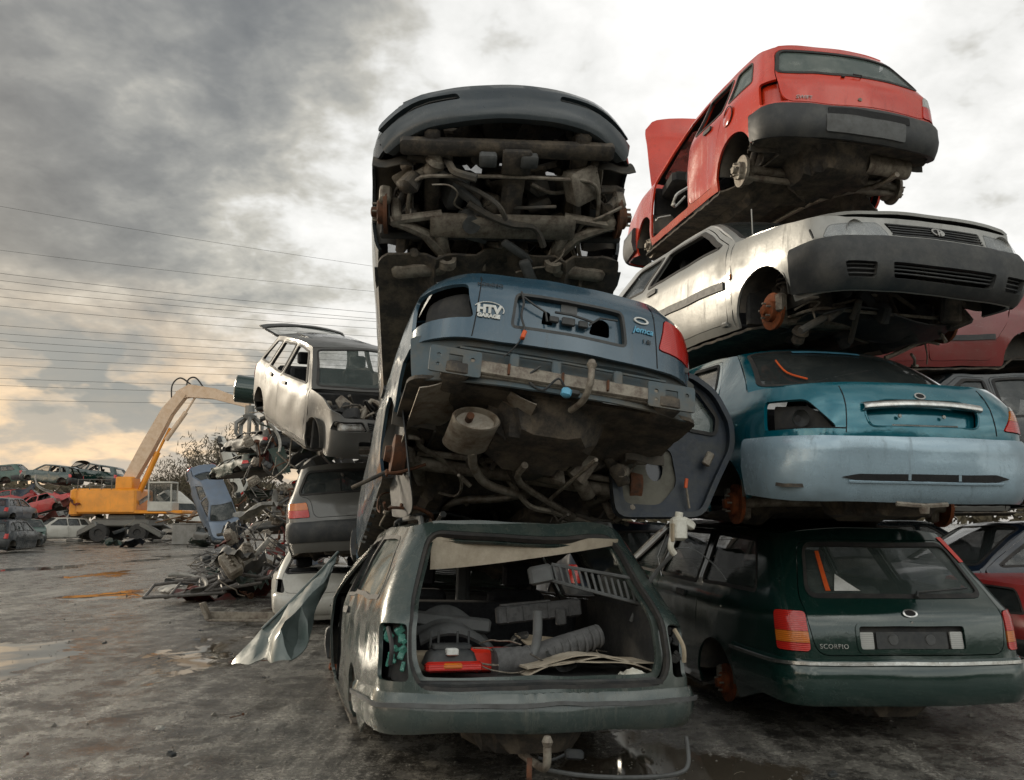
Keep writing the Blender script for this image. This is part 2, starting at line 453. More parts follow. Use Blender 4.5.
def hub(par, c, side, mat='rust_disc', r=.13, strut=True, tilt=0):
    """brake disc, bell and hub on an empty axle end; side = +1 left"""
    c = Vector(c); ax = Vector((math.sin(tilt), side*math.cos(tilt), 0))
    m = MB(); m.lathe([(-.012, .04), (-.012, r), (.0, r+.001), (.012, r), (.012, .075), (.045, .072), (.05, .066), (.052, .032), (.085, .030), (.09, .012), (.09, .001)], c, ax, 30)
    m.cur = 1
    for k in range(5):
        a = 2*PI*k/5+.3; o = ax.orthogonal().normalized(); b = ax.cross(o)
        p = c+ax*.045+(o*math.cos(a)+b*math.sin(a))*.052; m.cyl(p, p+ax*.035, .007, seg=8)
    m.build('brake_disc', [mat, 'dirty_metal'], par)
    k = MB(); k.box(c+Vector((.10, -side*.0, .04)), (.06, .07, .13), (0, 0, 10), .015); k.box(c-ax*.06, (.09, .06, .2), (4, 0, 7), .02)
    k.build('brake_caliper', 'dirty_metal', par)
    if strut:
        s_ = MB(); p0 = c-ax*.07+Vector((0, 0, .03)); p1 = c-ax*.16+Vector((-.03, 0, .42))
        s_.cyl(p0, p0+(p1-p0)*.55, .028, seg=12); s_.cyl(p0+(p1-p0)*.5, p1, .014, seg=8)
        n = 70; ax2 = (p1-p0).normalized(); o = ax2.orthogonal().normalized(); b = ax2.cross(o)
        s_.tube([p0+(p1-p0)*(.35+.6*i/n)+(o*math.cos(i*.62)+b*math.sin(i*.62))*.058 for i in range(n+1)], .008, 6)
        s_.build('spring_strut', 'underseal', par)

def liner(body, par, xc, side, r=.33, depth=.24, zc=None, mat='liner'):
    zc = (body.zw if zc is None else zc)+.06; r -= .03; h = body.hwid(xc, zc+.2)-.02
    def fn(u, v):
        a = PI*(.99-.98*u); rr = r-.015*math.sin(v*6)
        return Vector((xc+rr*math.cos(a), side*(h-depth*v), zc+rr*math.sin(a)))
    m = MB(); m.sheet(fn, 18, 6, .006)
    def disc(u, v):
        a = PI*u; return Vector((xc+r*v*math.cos(a), side*(h-depth), zc+r*v*math.sin(a)))
    m.sheet(disc, 14, 3, .01)
    m.build('wheel_liner', mat, par)

def seat_thing(par, x, y, z=.38, w=.5, mat='seat_cloth', back=.62, head=True):
    m = MB(); m.box((x, y, z), (.5, w, .16), (0, -8, 0), .05)
    m.box((x-.30, y, z+back/2+.02), (.14, w*.95, back), (0, -14, 0), .05, .86)
    if head: m.box((x-.42, y, z+back+.12), (.09, w*.45, .16), (0, -14, 0), .035)
    m.build('seat', mat, par)

def floor_pan(body, par, x0, x1, zb=.22, kick=(1.15, .40), boot=.43, spare=True, mat='underseal', w=None, arches=(), step=.06):
    W_ = w or body.hw-.06
    xk, zk = kick
    def fn(x, y):
        z = zb
        if x < xk+.35: t = min(1, max(0, (xk+.35-x)/.3)); z = zb+(zk-zb)*t
        if x < xk-.2: t = min(1, (xk-.2-x)/.2); z += (boot-zk)*t
        if spare: 
            d = math.hypot(x-.52, y)
            if d < .34: z -= .16*min(1, (.34-d)/.05)
        if x > xk+.4: z += .075*max(0, 1-(y/.13)**4) if abs(y) < .13 else 0
        z += .008*(math.sin(y*42) > .2)*(x > xk+.4)+.006*(math.sin(x*30) > .5)
        for yy in (.42, -.42):
            if abs(y-yy) < .045 and x > xk+.3: z -= .05
        return Vector((x, y, z))
    holes = [circ(xc, sg*body.hw, .33, 20, .27) for xc in arches for sg in (1, -1)]
    return panel('floor_pan', mat, rp(rect(x0, x1, -W_, W_), .12), fn, holes, par, 1, step, .02, 0, 30)

def axle_beam(par, xw, zw, hw, mat='dirty_metal', disc='rust_disc', pipe=True):
    m = MB(); m.tube([(xw-.05, -hw+.12, zw), (xw-.02, -hw+.3, zw+.02), (xw, 0, zw+.03), (xw-.02, hw-.3, zw+.02), (xw-.05, hw-.12, zw)], .034, 10)
    for sg in (1, -1):
        m.tube([(xw, sg*(hw-.16), zw), (xw+.18, sg*(hw-.22), zw+.01), (xw+.45, sg*(hw-.34), zw+.03)], .03, 8)
        m.box((xw+.46, sg*(hw-.34), zw+.05), (.1, .09, .09), None, .02)
    m.build('rear_axle', mat, par)

def exhaust(par, pts, r=.024, muf=None, tip=True):
    m = MB(); m.tube(pts, r, 10, smooth=5)
    e = m.build('exhaust_pipe', 'exhaust', par)
    if muf:
        (c, size, rot) = muf
        q = MB(); c = Vector(c); mt = Euler([R_(a) for a in rot]).to_matrix(); n = 28; vs = []; fs = []
        prof = [(-.5, .90), (-.47, 1.0), (-.44, .94), (.44, .94), (.47, 1.0), (.5, .90), (.5, .0)]
        for (d, k) in [(-.5, 0)]+prof:
            for i in range(n):
                a = 2*PI*i/n; v = Vector((math.cos(a)*size[0]/2*k, math.sin(a)*size[1]/2*k, d*size[2])); vs.append(c+mt@v)
        for j in range(len(prof)):
            for i in range(n): fs.append([j*n+i, j*n+(i+1) % n, (j+1)*n+(i+1) % n, (j+1)*n+i])
        q.add(vs, fs)
        q.build('silencer', 'exhaust', par)

def subframe(par, xw, zw, hw, sym=True):
    """front suspension seen from below: cross member, lower arms, rack, anti-roll bar"""
    m = MB(); m.box((xw-.05, 0, zw-.02), (.16, .9, .07), None, .03); m.box((xw-.28, .36, zw+.0), (.4, .08, .07), (0, 6, 8), .02); m.box((xw-.28, -.36, zw+.0), (.4, .08, .07), (0, 6, -8), .02)
    m.build('cross_member', 'dirty_metal', par)
    for sg in (1, -1):
        a = MB(); a.tube([(xw-.30, sg*.36, zw), (xw-.12, sg*(hw-.36), zw-.02), (xw, sg*(hw-.15), zw-.05)], [.045, .035, .028], 8, smooth=3)
        a.tube([(xw+.02, sg*.38, zw), (xw, sg*(hw-.15), zw-.05)], .028, 8)
        a.build('control_arm', 'dirty_metal', par)
        d = MB(); d.tube([(xw-.1, sg*.12, zw+.07), (xw-.02, sg*(hw-.2), zw+.03)], .014, 8); d.cyl((xw-.1, sg*.13, zw+.07), (xw-.08, sg*.33, zw+.055), .036, .022, 12)
        d.build('track_rod', 'rubber', par)
    s_ = MB(); s_.tube([(xw-.02, hw-.25, zw), (xw+.25, hw-.3, zw+.01), (xw+.3, .3, zw), (xw+.3, -.3, zw), (xw+.25, -hw+.3, zw+.01), (xw-.02, -hw+.25, zw)], .012, 8, smooth=4)
    s_.build('stabiliser_bar', 'dirty_metal', par)

def wires(par, name, mat, n, box, seed=3, r=.005, L=.5):
    """loose looms and hoses drooping in the given box"""
    rg = random.Random(seed); m = MB()
    (x0, x1, y0, y1, z0, z1) = box
    for i in range(n):
        p = Vector((rg.uniform(x0, x1), rg.uniform(y0, y1), rg.uniform(z0, z1))); pts = [p]
        d = Vector((rg.uniform(-1, 1), rg.uniform(-1, 1), rg.uniform(-.5, .5))).normalized()
        for k in range(4):
            d = (d+Vector((rg.uniform(-1, 1), rg.uniform(-1, 1), rg.uniform(-.8, .5)))*.7).normalized(); p = p+d*L/4
            p = Vector((min(max(p.x, x0), x1), min(max(p.y, y0), y1), min(max(p.z, z0), z1))); pts.append(p)
        m.tube(pts, r*rg.uniform(.6, 2.2), 6, smooth=4)
    return m.build(name, mat, par)

def engine_junk(par, box, seed=1, n=26, mats=('inner', 'dirty_metal', 'liner')):
    """engine bay remains: castings, boxes, brackets, ducts"""
    rg = random.Random(seed); (x0, x1, y0, y1, z0, z1) = box
    for mi, mt in enumerate(mats):
        for i in range(n//len(mats)):
            m = MB()
            c = (rg.uniform(x0, x1), rg.uniform(y0, y1), rg.uniform(z0, z1)); sz = (rg.uniform(.04, .22), rg.uniform(.05, .26), rg.uniform(.04, .2))
            if rg.random() < .55: m.box(c, sz, (rg.uniform(-40, 40), rg.uniform(-40, 40), rg.uniform(0, 180)), .02, rg.uniform(.6, 1))
            elif rg.random() < .5: 
                d = Vector((rg.uniform(-1, 1), rg.uniform(-1, 1), rg.uniform(-1, 1))).normalized()
                m.lathe([(0, .001), (0, .05), (.03, .06), (.05, .04), (.10, .045), (.12, .03), (.12, .001)], c, d, 14)
            else:
                p = Vector(c); m.tube([p, p+Vector((rg.uniform(-.2, .2), rg.uniform(-.2, .2), .1)), p+Vector((rg.uniform(-.3, .3), rg.uniform(-.3, .3), -.1))], rg.uniform(.012, .03), 8, smooth=3)
            m.build(['engine_bay_casting', 'engine_bay_bracket', 'engine_bay_duct'][mi % 3], mt, par)

class Car:
    """assembles the shell of one car; every feature is a part under the car's Empty"""
    def __init__(s, name, label, cat, body, mat, loc, deg, group=None, step=.07):
        s.e = empty(name, label, cat, loc, deg, group); s.b = body; s.m = mat; s.step = step; s.mi = 'inner'
    def shell(s, xs, upper, rear_top, holes, z0=None, rear_z0=None, bottom=None):
        b = s.b; z0 = b.z0 if z0 is None else z0; rz = z0 if rear_z0 is None else rear_z0
        left = b.S([(xs, z0)]+upper, closed=False); top = b.Y(rear_top); right = [(-u, v) for u, v in reversed(left)]
        bot = b.S([(xs, z0), (.9, z0), (.45, rz)], closed=False); 
        outer = top+right+[(-u, v) for u, v in bot[1:]]+list(reversed(bot[1:]))+left
        # orientation is free; drop duplicates
        o = [outer[0]]
        for p in outer[1:]:
            if math.dist(p, o[-1]) > 1e-4: o.append(p)
        return panel('body_shell', [s.m, s.mi], o, b.R, holes, s.e, -1, s.step, .02)
    def nose(s, xs, holes, z0=None, front_z0=None, zt=None):
        b = s.b; z0 = b.z0 if z0 is None else z0; fz = z0 if front_z0 is None else front_z0
        xb = b.fs[0]
        x1 = b.L-spl(b.xf, b.hoodz[-1][1])-.10
        xxs = [xs]+[x for x in np.linspace(xb, x1, 7)]
        left = b.S([(xs, z0), (xs, spl(b.hoodz, xs))]+[(x, spl(b.hoodz, x)) for x in np.linspace(xs+.02, x1, 9)], 'f', closed=False)
        top = b.Y([(y, b.hoodz[-1][1]+b.hcrown*.0*(1-abs(y/.8)**4)) for y in (.6, .4, .2, 0.001, -.2, -.4, -.6)], 'f')
        right = [(-u, v) for u, v in reversed(left)]
        bot = b.S([(xs, z0), (b.L-.9, z0), (b.L-.5, fz)], 'f', closed=False)
        outer = left+top+right+[(-u, v) for u, v in bot[1:]]+list(reversed(bot[1:]))
        o = [outer[0]]
        for p in outer[1:]:
            if math.dist(p, o[-1]) > 1e-4: o.append(p)
        return panel('front_wing', [s.m, s.mi], o, b.F, holes, s.e, 1, s.step, .02)
    def roofp(s, xr_pts, name='roof', holes=(), mat=None):
        """xr_pts: rear edge as (x, y) list from +y to -y"""
        b = s.b; xt = b.fs[2]; zt = b.fs[3]
        fnf, hb = b.screen('f')
        fe = [(fnf(u, 1.0).x, fnf(u, 1.0).y) for u in np.linspace(-hb, hb, 11)]
        xe = xr_pts[0][0]
        ls = [(x, b.hwid(x, b.topz(x))) for x in np.linspace(xt, xe, 10)]
        o = fe+ls[1:-1]+list(xr_pts)+[(x, -y) for x, y in reversed(ls[1:-1])]
        return panel(name, [mat or s.m, s.mi], o, b.roof, holes, s.e, 1, s.step*1.3, .02)
    def part(s, name, mat, poly, end='r', holes=(), off=0., th=.02, step=None):
        b = s.b; fn, sg = {'r': (b.R, -1), 'f': (b.F, 1), 'roof': (b.roof, 1), 'hood': (b.hood, 1), 'deck': (b.deck, 1)}[end]
        return panel(name, mat, poly, fn, holes, s.e, sg, step or s.step, th, off)
    def bumper(s, mat, z0, z1, end='r', reach=.55, out=.035, th=.05, name='bumper', holes=(), strip=None, lip=.02, umax=None):
        b = s.b; ef = (lambda x: x if end == 'r' else b.L-x)
        mid = (z0+z1)/2; U1 = b.ux(ef(reach), mid, end); U2 = b.ux(ef(reach), z0+.02, end)
        fn, sg = (b.R, -1) if end == 'r' else (b.F, 1)
        def off(u, v):
            t = (v-z0)/(z1-z0); k = min(1, t/.22) if t < .22 else (min(1, (1-t)/.12) if t > .88 else 1)
            return out*(.35+.65*math.sqrt(max(0, k)))+lip*math.sin(PI*min(1, max(0, (t-.35)/.3)))*.3
        poly = rp([(-U1, z1), (-U1+.02, z0+.03), (-b.hw+.05, z0), (b.hw-.05, z0), (U1-.02, z0+.03), (U1, z1)], .02)
        if umax is not None: pass
        o = panel(name, mat, poly, fn, holes, s.e, sg, min(s.step, .05), th, off, 50)
        if strip:
            z, h, m2 = strip; p = [(-U1+.01, z), (U1-.01, z), (U1-.01, z+h), (-U1+.01, z+h)]
            panel('bumper_trim', m2, p, fn, (), s.e, sg, s.step, .012, out+.014, 50)
        return o
    def pane(s, poly, end='r', mat='glass_clear', seal=True, off=-.012, name='window'):
        b = s.b; fn, sg = {'r': (b.R, -1), 'f': (b.F, 1), 'roof': (b.roof, 1)}.get(end, (None, 1)) if isinstance(end, str) and end in ('r', 'f', 'roof') else end
        w = None
        if seal: w = panel('window_seal', 'rubber', grow(poly, .010), fn, [grow(poly, -.014)], s.e, sg, s.step, .012, .003)
        if mat: panel(name, mat, grow(poly, .004), fn, (), s.e, sg, s.step*2, .004, off)
    def lamp(s, poly, end, mat, name, off=.006, th=.03):
        b = s.b; fn, sg = (b.R, -1) if end == 'r' else (b.F, 1)
        return panel(name, mat, poly, fn, (), s.e, sg, .05, th, off)
# ------------------------------------------------------------------ car styles
def style(kind, **k):
    if kind == 'estate':
        d = dict(L=4.75, w=[(.2,.80),(.35,.85),(.6,.87),(.85,.865),(.97,.835),(1.15,.745),(1.40,.62)],
            xr=[(.2,.14),(.32,.05),(.5,.03),(.64,.05),(.9,.10),(.98,.18),(1.36,.48),(1.46,.58)],
            xf=[(.2,.12),(.45,.0),(.62,.0),(.75,.08)],
            top=[(.5,1.37),(1.5,1.405),(2.6,1.405),(2.9,1.38)], hoodz=[(3.4,.95),(4.0,.90),(4.45,.80),(4.72,.74)], hcrown=.05,
            fs=(3.45,.95,2.75,1.39,.20,.08,.04), wheels=(1.15,3.85),
            win=[[(3.22,.985),(2.66,1.335),(2.44,1.35),(2.44,.975)],[(2.34,.975),(2.34,1.35),(1.66,1.35),(1.52,.98)],[(1.42,.99),(1.54,1.345),(.86,1.325),(.56,1.0)]],
            doors=[[(3.40,.30),(3.40,.955),(2.72,1.37),(2.40,1.38),(2.40,.30)],[(2.38,.30),(2.38,1.38),(1.60,1.378),(1.46,.98),(1.46,.62),(1.56,.42),(1.62,.30)]],
            gate=[(.63,.66),(.66,.98),(.53,1.345),(-.53,1.345),(-.66,.98),(-.63,.66)], gwin=[(.60,1.0),(.50,1.315),(-.50,1.315),(-.60,1.0)],
            light=[(.66,.68),(.868,.68),(.862,.92),(.66,.92)], zs=.955)
    elif kind == 'hatch':
        d = dict(L=3.75, w=[(.2,.73),(.35,.775),(.62,.79),(.85,.78),(.95,.745),(1.12,.67),(1.36,.57)],
            xr=[(.2,.12),(.34,.03),(.5,.0),(.66,.02),(.86,.07),(.94,.13),(1.30,.42),(1.38,.50)],
            xf=[(.2,.12),(.45,.0),(.62,.0),(.75,.06)],
            top=[(.45,1.32),(1.2,1.37),(2.0,1.375),(2.3,1.35)], hoodz=[(2.75,.93),(3.2,.88),(3.55,.80),(3.72,.75)], hcrown=.045,
            fs=(2.80,.93,2.2,1.355,.18,.07,.03), wheels=(.66,3.02), Rr=.13, br=.10, tr=.12, crown=.045,
            win=[[(2.60,.96),(2.14,1.30),(1.72,1.32),(1.68,.95)],[(1.60,.95),(1.62,1.315),(1.08,1.30),(.98,.95)],[(.90,.97),(1.0,1.295),(.72,1.28),(.48,.98)]],
            doors=[[(2.74,.30),(2.74,.935),(2.17,1.335),(1.66,1.35),(1.64,.30)],[(1.62,.30),(1.64,1.35),(1.02,1.335),(.92,.95),(.98,.64),(1.06,.44),(1.10,.30)]],
            gate=[(.60,.66),(.62,.93),(.50,1.29),(-.50,1.29),(-.62,.93),(-.60,.66)], gwin=[(.60,.96),(.49,1.265),(-.49,1.265),(-.60,.96)],
            light=[(.60,.665),(.785,.665),(.775,.87),(.62,.875)], zs=.94)
    else:
        d = dict(L=4.45, w=[(.2,.77),(.35,.815),(.6,.84),(.82,.83),(.93,.80),(1.0,.765),(1.15,.68),(1.40,.56)],
            xr=[(.2,.12),(.34,.03),(.5,.0),(.70,.0),(.86,.03),(.96,.09),(1.02,.16)],
            xf=[(.2,.12),(.45,.0),(.60,.0),(.75,.08)],
            top=[(1.25,1.325),(1.8,1.37),(2.4,1.375),(2.7,1.35)], hoodz=[(3.3,.95),(3.8,.89),(4.2,.80),(4.42,.73)], hcrown=.05,
            deckz=[(.1,.985),(.4,1.0),(.75,1.0)], dcrown=.035, rs=(.72,1.0,1.25,1.33,.12,.05,.035),
            fs=(3.35,.95,2.62,1.355,.20,.07,.04), wheels=(.98,3.6), Rr=.20, Rf=.18, br=.09, bf=.12,
            win=[[(3.12,.98),(2.52,1.31),(2.20,1.32),(2.20,.97)],[(2.10,.97),(2.10,1.32),(1.55,1.30),(1.26,.985)]],
            doors=[[(3.28,.30),(3.28,.955),(2.58,1.335),(2.16,1.345),(2.16,.30)],[(2.14,.30),(2.14,1.345),(1.50,1.325),(1.18,1.0),(1.24,.70),(1.40,.50),(1.46,.30)]],
            gate=[(.60,.70),(.60,.975),(-.60,.975),(-.60,.70)], gwin=None,
            light=[(.52,.74),(.835,.74),(.81,.90),(.56,.93)], zs=.955)
    d.update(k); b = Body(**d); b.kind = kind
    return b

def std_car(name, label, cat, body, mat, loc, deg, group=None, step=.07, opt=None):
    """opt keys: gate ('shut', 'none', 'up'), lights (l, r), rb / fb (bumper material), glass, bonnet, doors, under, seats, hubs"""
    o = dict(gate='shut', lights=(1, 1), rb='plastic', fb='plastic', glass='glass_clear', bonnet=True, doors=((1, 1), (1, 1)), under=1, seats=1, hubs=(1, 1, 1, 1),
             lens='lens_red', rblim=(.33, .64), fblim=(.30, .60), arch=.33, screen=True, head=(1, 1), backglass=True, sideglass=(1, 1, 1), floor=True, plate=True, strip=None, front=True, bumper_y=.5, handles=True)
    o.update(opt or {})
    c = Car(name, label, cat, body, mat, loc, deg, group, step); b = body; e = c.e; st = step
    sed = b.kind == 'sedan'; xs = b.fs[0]
    # --- rear and side shell
    xt, zt = b.fs[2], b.fs[3]
    if sed:
        upper = [(xs, b.zs), (xt, zt), (1.8, b.topz(1.8)), (b.rs[2], b.topz(b.rs[2])), (b.rs[0], b.rs[1])]+[(x, spl(b.deckz, x)) for x in (.6, .45, .34)]
        zt_r = spl(b.deckz, .1); rear_top = [(y, zt_r+b.dcrown*(1-abs(y/.8)**4)) for y in np.linspace(.66, -.66, 13)]
    else:
        xe = b.top[0][0]+.12
        upper = [(xs, b.zs), (xt, zt)]+[(x, b.topz(x)) for x in np.linspace(xt-.3, xe, 6)]
        zt_r = b.topz(b.top[0][0]); hh = b.hwid(b.top[0][0], zt_r); rear_top = [(y, zt_r+b.crown*(1-abs(y/hh)**3)) for y in np.linspace(hh-.10, -hh+.10, 13)]
    holes = []
    rw, fw = b.wheels
    for sd in (1, -1): holes.append(b.arc(rw, o['arch'], 'r', sd))
    nwd = len(b.doors)
    for sd in (1, -1):
        for d in b.doors: holes.append(b.S(d, 'r', sd, r=.05))
        for wv in b.win[nwd:]: holes.append(b.S(wv, 'r', sd, r=.05))
    G = rp(b.Y(b.gate), .09)
    if not sed: holes.append(G)
    LT = []
    for sd in (1, -1):
        lp = rp(b.Y([(sd*y, z) for y, z in b.light]), .035); LT.append(lp); holes.append(lp)
    c.LT = LT; c.G = G
    bx = [rp(b.Y(h), .03) for h in o.get('rear_holes', [])]
    c.shell(xs, upper, rear_top, holes+bx, b.z0, o.get('rear_z0'))
    # --- roof
    if sed:
        fnr, hb = b.screen('r'); re_ = [(fnr(u, 1.0).x, fnr(u, 1.0).y) for u in np.linspace(hb, -hb, 9)]
    else:
        re_ = []
        for y, z in rear_top: p = b.R(b.uy(y, z), z); re_.append((p.x, p.y))
    if o.get('roof', True): c.roofp(re_, holes=o.get('roof_holes', ()))
    # --- doors
    for si, sd in enumerate((1, -1)):
        for k, d in enumerate(b.doors):
            if not o['doors'][si][k]: continue
            poly = rp(b.S(d, 'r', sd), .05); wp = rp(b.S(b.win[k], 'r', sd), .045)
            dr = panel('door', [mat, 'inner'], grow(poly, -.004), b.R, [wp], e, -1, st, .035, .0)
            panel('window_seal', 'rubber', grow(wp, .012), b.R, [grow(wp, -.012)], dr, -1, st, .02, .004)
            if o['sideglass'][k] and o['glass']: panel('window', o['glass'], wp, b.R, (), dr, -1, st*2, .004, -.014)
            if o['handles']:
                xh = min(p[0] for p in d)+(.16 if k == 0 else .22); zh = b.zs-.10
                panel('door_handle', 'plastic', b.S([(xh, zh), (xh+.17, zh+.005), (xh+.17, zh+.045), (xh, zh+.04)], 'r', sd, r=.015), b.R, (), dr, -1, .04, .02, .016)
            if o.get('rubstrip'):
                z_ = o['rubstrip']; x_ = [p[0] for p in d]; panel('rub_strip', 'plastic', b.S([(max(min(x_)+.1, b.wheels[0]+.42), z_), (max(x_)-.02, z_), (max(x_)-.02, z_+.06), (max(min(x_)+.1, b.wheels[0]+.42), z_+.06)], 'r', sd), b.R, (), dr, -1, .07, .02, .014)
        for k in range(nwd, len(b.win)):
            wp = rp(b.S(b.win[k], 'r', sd), .05)
            if k < len(o['sideglass']) and o['sideglass'][k]: c.pane(wp, 'r', o['glass'])
            else: c.pane(wp, 'r', None)
    # --- tailgate / boot
    if not sed:
        if o['gate'] in ('shut', 'up'):
            W_ = rp(b.Y(b.gwin), .07)
            if o['gate'] == 'up':
                piv = Vector((b.R(0, 1.40 if b.kind == 'estate' else 1.34).x, 0, zt_r+.03)); ang = R_(o.get('gate_ang', 80))
                rm = Matrix.Translation(piv) @ Matrix.Rotation(ang, 4, 'Y') @ Matrix.Translation(-piv)
                fn = lambda u, v: rm @ b.R(u, v)
            else: fn = b.R
            g = panel('tailgate', [mat, 'inner'], grow(G, -.006), fn, [W_]+[rp(b.Y(h), .03) for h in o.get('gate_holes', [])], e, -1, st*.8, .02)
            panel('window_seal', 'rubber', grow(W_, .012), fn, [grow(W_, -.014)], g, -1, st, .015, .005)
            if o['backglass']: panel('window', o.get('rearglass', o['glass'] or 'glass_clear'), grow(W_, .004), fn, (), g, -1, st*2, .004, -.006)
            c.gate = g; c.gfn = fn
            for k, lo_ in enumerate(o.get('gate_recess', [])):
                pass
        else:
            panel('tailgate_seal', 'rubber', grow(G, .002), b.R, [grow(G, -.02)], e, -1, st, .03, -.005)
            panel('tailgate_frame', [mat, 'inner'], grow(G, -.018), lambda u, v: b.R(u, v)+Vector((.06, 0, 0)), [grow(G, -.055)], e, -1, st, .02, 0)
    else:
        ue = b.hwid(.3, .99)
        p = []
        for y, z in rear_top: q = b.R(b.uy(y, z), z); p.append((q.x+.004, q.y))
        fnr, hb = b.screen('r')
        base = [(fnr(u, 0).x-.02, fnr(u, 0).y) for u in np.linspace(-hb*.97, hb*.97, 9)]
        panel('boot_lid', [mat, 'inner'], p+base, b.deck, (), e, 1, st, .02)
        sc = [(-hb, 0), (hb, 0), (hb, 1), (-hb, 1)]; inn = rp([(-hb+.07, .07), (hb-.07, .07), (hb-.07, .92), (-hb+.07, .92)], .08)
        panel('window_frame', [mat, 'inner'], sc, fnr, [inn], e, -1, st, .02)
        panel('window_seal', 'rubber', grow(inn, .012), fnr, [grow(inn, -.02)], e, -1, st, .01, .004)
        if o['backglass']: panel('rear_window', o.get('rearglass', o['glass'] or 'glass_clear'), grow(inn, .004), fnr, (), e, -1, st*2, .004, -.004)
    # --- lamps at the rear
    for i in (0, 1):
        tray = panel('lamp_housing', 'inner', grow(LT[i], .004), b.R, (), e, -1, .07, .01, -.07)
        if o['lights'][i]:
            f = o.get('lampfn')
            if f: f(c, LT[i], i)
            else: c.lamp(grow(LT[i], -.005), 'r', o['lens'], 'tail_light')
    # --- bumpers
    if o['rb']:
        c.bumper(o['rb'], o['rblim'][0], o['rblim'][1], 'r', rw-.36 if o.get('rreach') is None else o['rreach'], strip=o['strip'])
    # --- front
    if o['front']:
        fh = [b.arc(fw, o['arch'], 'f', 1), b.arc(fw, o['arch'], 'f', -1)]
        hz = b.hoodz[-1][1]
        hl = [[(sd*.36, hz-.145), (sd*.40, hz-.03), (sd*.70, hz-.045), (sd*.74, hz-.14)] for sd in (1, -1)]
        HL = [rp(b.Y(h, 'f'), .03) for h in hl]; GR = rp(b.Y([(-.33, hz-.13), (.33, hz-.13), (.36, hz-.035), (-.36, hz-.035)], 'f'), .02)
        c.HL = HL; c.GR = GR
        NL = o.get('nose_open')
        lo = rp(b.Y([(-.42, .34), (.42, .34), (.45, .50), (-.45, .50)], 'f'), .04)
        holes = fh+HL+[GR]+([lo] if o.get('nose_lo', True) else [])
        holes += [rp(b.Y(h, 'f'), .02) for h in o.get('front_holes', [])]
        if NL: holes = fh+[rp(b.Y([(-.70, .30), (.70, .30), (.72, hz+.2), (-.72, hz+.2)], 'f'), .03)]
        c.nose(xs, holes, b.z0, o.get('nose_z', .30))
        if not NL:
            for i in (0, 1):
                panel('lamp_housing', 'alloy', grow(HL[i], .006), b.F, (), e, 1, .07, .01, -.075)
                if o['head'][i]:
                    hm = MB(); q = b.F(sum(p[0] for p in HL[i])/len(HL[i]), hz-.09); hm.lathe([(-.07, .015), (-.065, .05), (-.02, .062), (-.01, .066)], q, (1, 0, 0), 20); hm.build('reflector', 'alloy', e)
                    c.lamp(grow(HL[i], -.004), 'f', 'lamp_glass', 'headlight', .004, .01)
            gm = MB()
            for k in range(5):
                z = hz-.125+.0205*k; pts = [b.F(b.uy(y, z, 'f'), z)+Vector((.0, 0, 0)) for y in np.linspace(-.34, .34, 9)]; gm.tube(pts, .006, 6)
            gm.build('grille', 'plastic', e)
            panel('grille_backing', 'mesh_slot', grow(GR, .004), b.F, (), e, 1, .1, .01, -.05)
        if o['fb']:
            sl = rp(b.Y([(-.36, o['fblim'][0]+.07), (.36, o['fblim'][0]+.07), (.38, o['fblim'][0]+.15), (-.38, o['fblim'][0]+.15)], 'f'), .02)
            c.bumper(o['fb'], o['fblim'][0], o['fblim'][1], 'f', b.L-fw-.36, holes=([sl] if o.get('fb_slot', True) else [])+[rp(b.Y(h, 'f'), .02) for h in o.get('fb_holes', [])], out=.045)
            gm = MB()
            for k in range(3 if o.get('fb_slot', True) else 1):
                z = o['fblim'][0]+.09+.022*k; gm.tube([b.F(b.uy(y, z, 'f'), z)+Vector((.02, 0, 0)) for y in np.linspace(-.37, .37, 9)], .006, 6)
            gm.build('bumper_grille', 'plastic', e)
        if o['bonnet']:
            x1 = b.L-spl(b.xf, hz)-.10; fnf, hb = b.screen('f')
            cow = [(max(xs, fnf(u, 0).x-.02), fnf(u, 0).y) for u in np.linspace(hb, -hb, 11)]
            sdp = []
            for x in np.linspace(xs+.05, x1, 10):
                z = spl(b.hoodz, x); q = b.F(b.ux(x, z, 'f'), z); sdp.append((q.x, q.y-.004))
            frp = [(b.F(b.uy(y, hz, 'f'), hz).x, b.F(b.uy(y, hz, 'f'), hz).y) for y in (.6, .45, .3, .15, -.15, -.3, -.45, -.6)]
            fn = b.hood
            if o['bonnet'] == 'up':
                piv = Vector((xs+.1, 0, b.zs)); rm = Matrix.Translation(piv) @ Matrix.Rotation(R_(-o.get('bonnet_ang', 60)), 4, 'Y') @ Matrix.Translation(-piv); fn = lambda u, v: rm @ b.hood(u, v)
            panel('bonnet', [mat, 'inner'], cow[::-1]+sdp+frp+[(x, -y) for x, y in reversed(sdp)], fn, (), e, 1, st, .02)
        # windscreen
    fnf, hb = b.screen('f')
    sc = [(-hb, 0), (hb, 0), (hb, 1), (-hb, 1)]; inn = rp([(-hb+.06, .06), (hb-.06, .06), (hb-.07, .93), (-hb+.07, .93)], .08)
    panel('windscreen_frame', [mat, 'inner'], sc, fnf, [inn], e, 1, st, .02)
    if o['screen']:
        panel('window_seal', 'rubber', grow(inn, .01), fnf, [grow(inn, -.02)], e, 1, st, .01, .004)
        panel('windscreen', o.get('screenglass', o['glass'] or 'glass_clear'), grow(inn, .004), fnf, (), e, 1, st*2, .004, -.004)
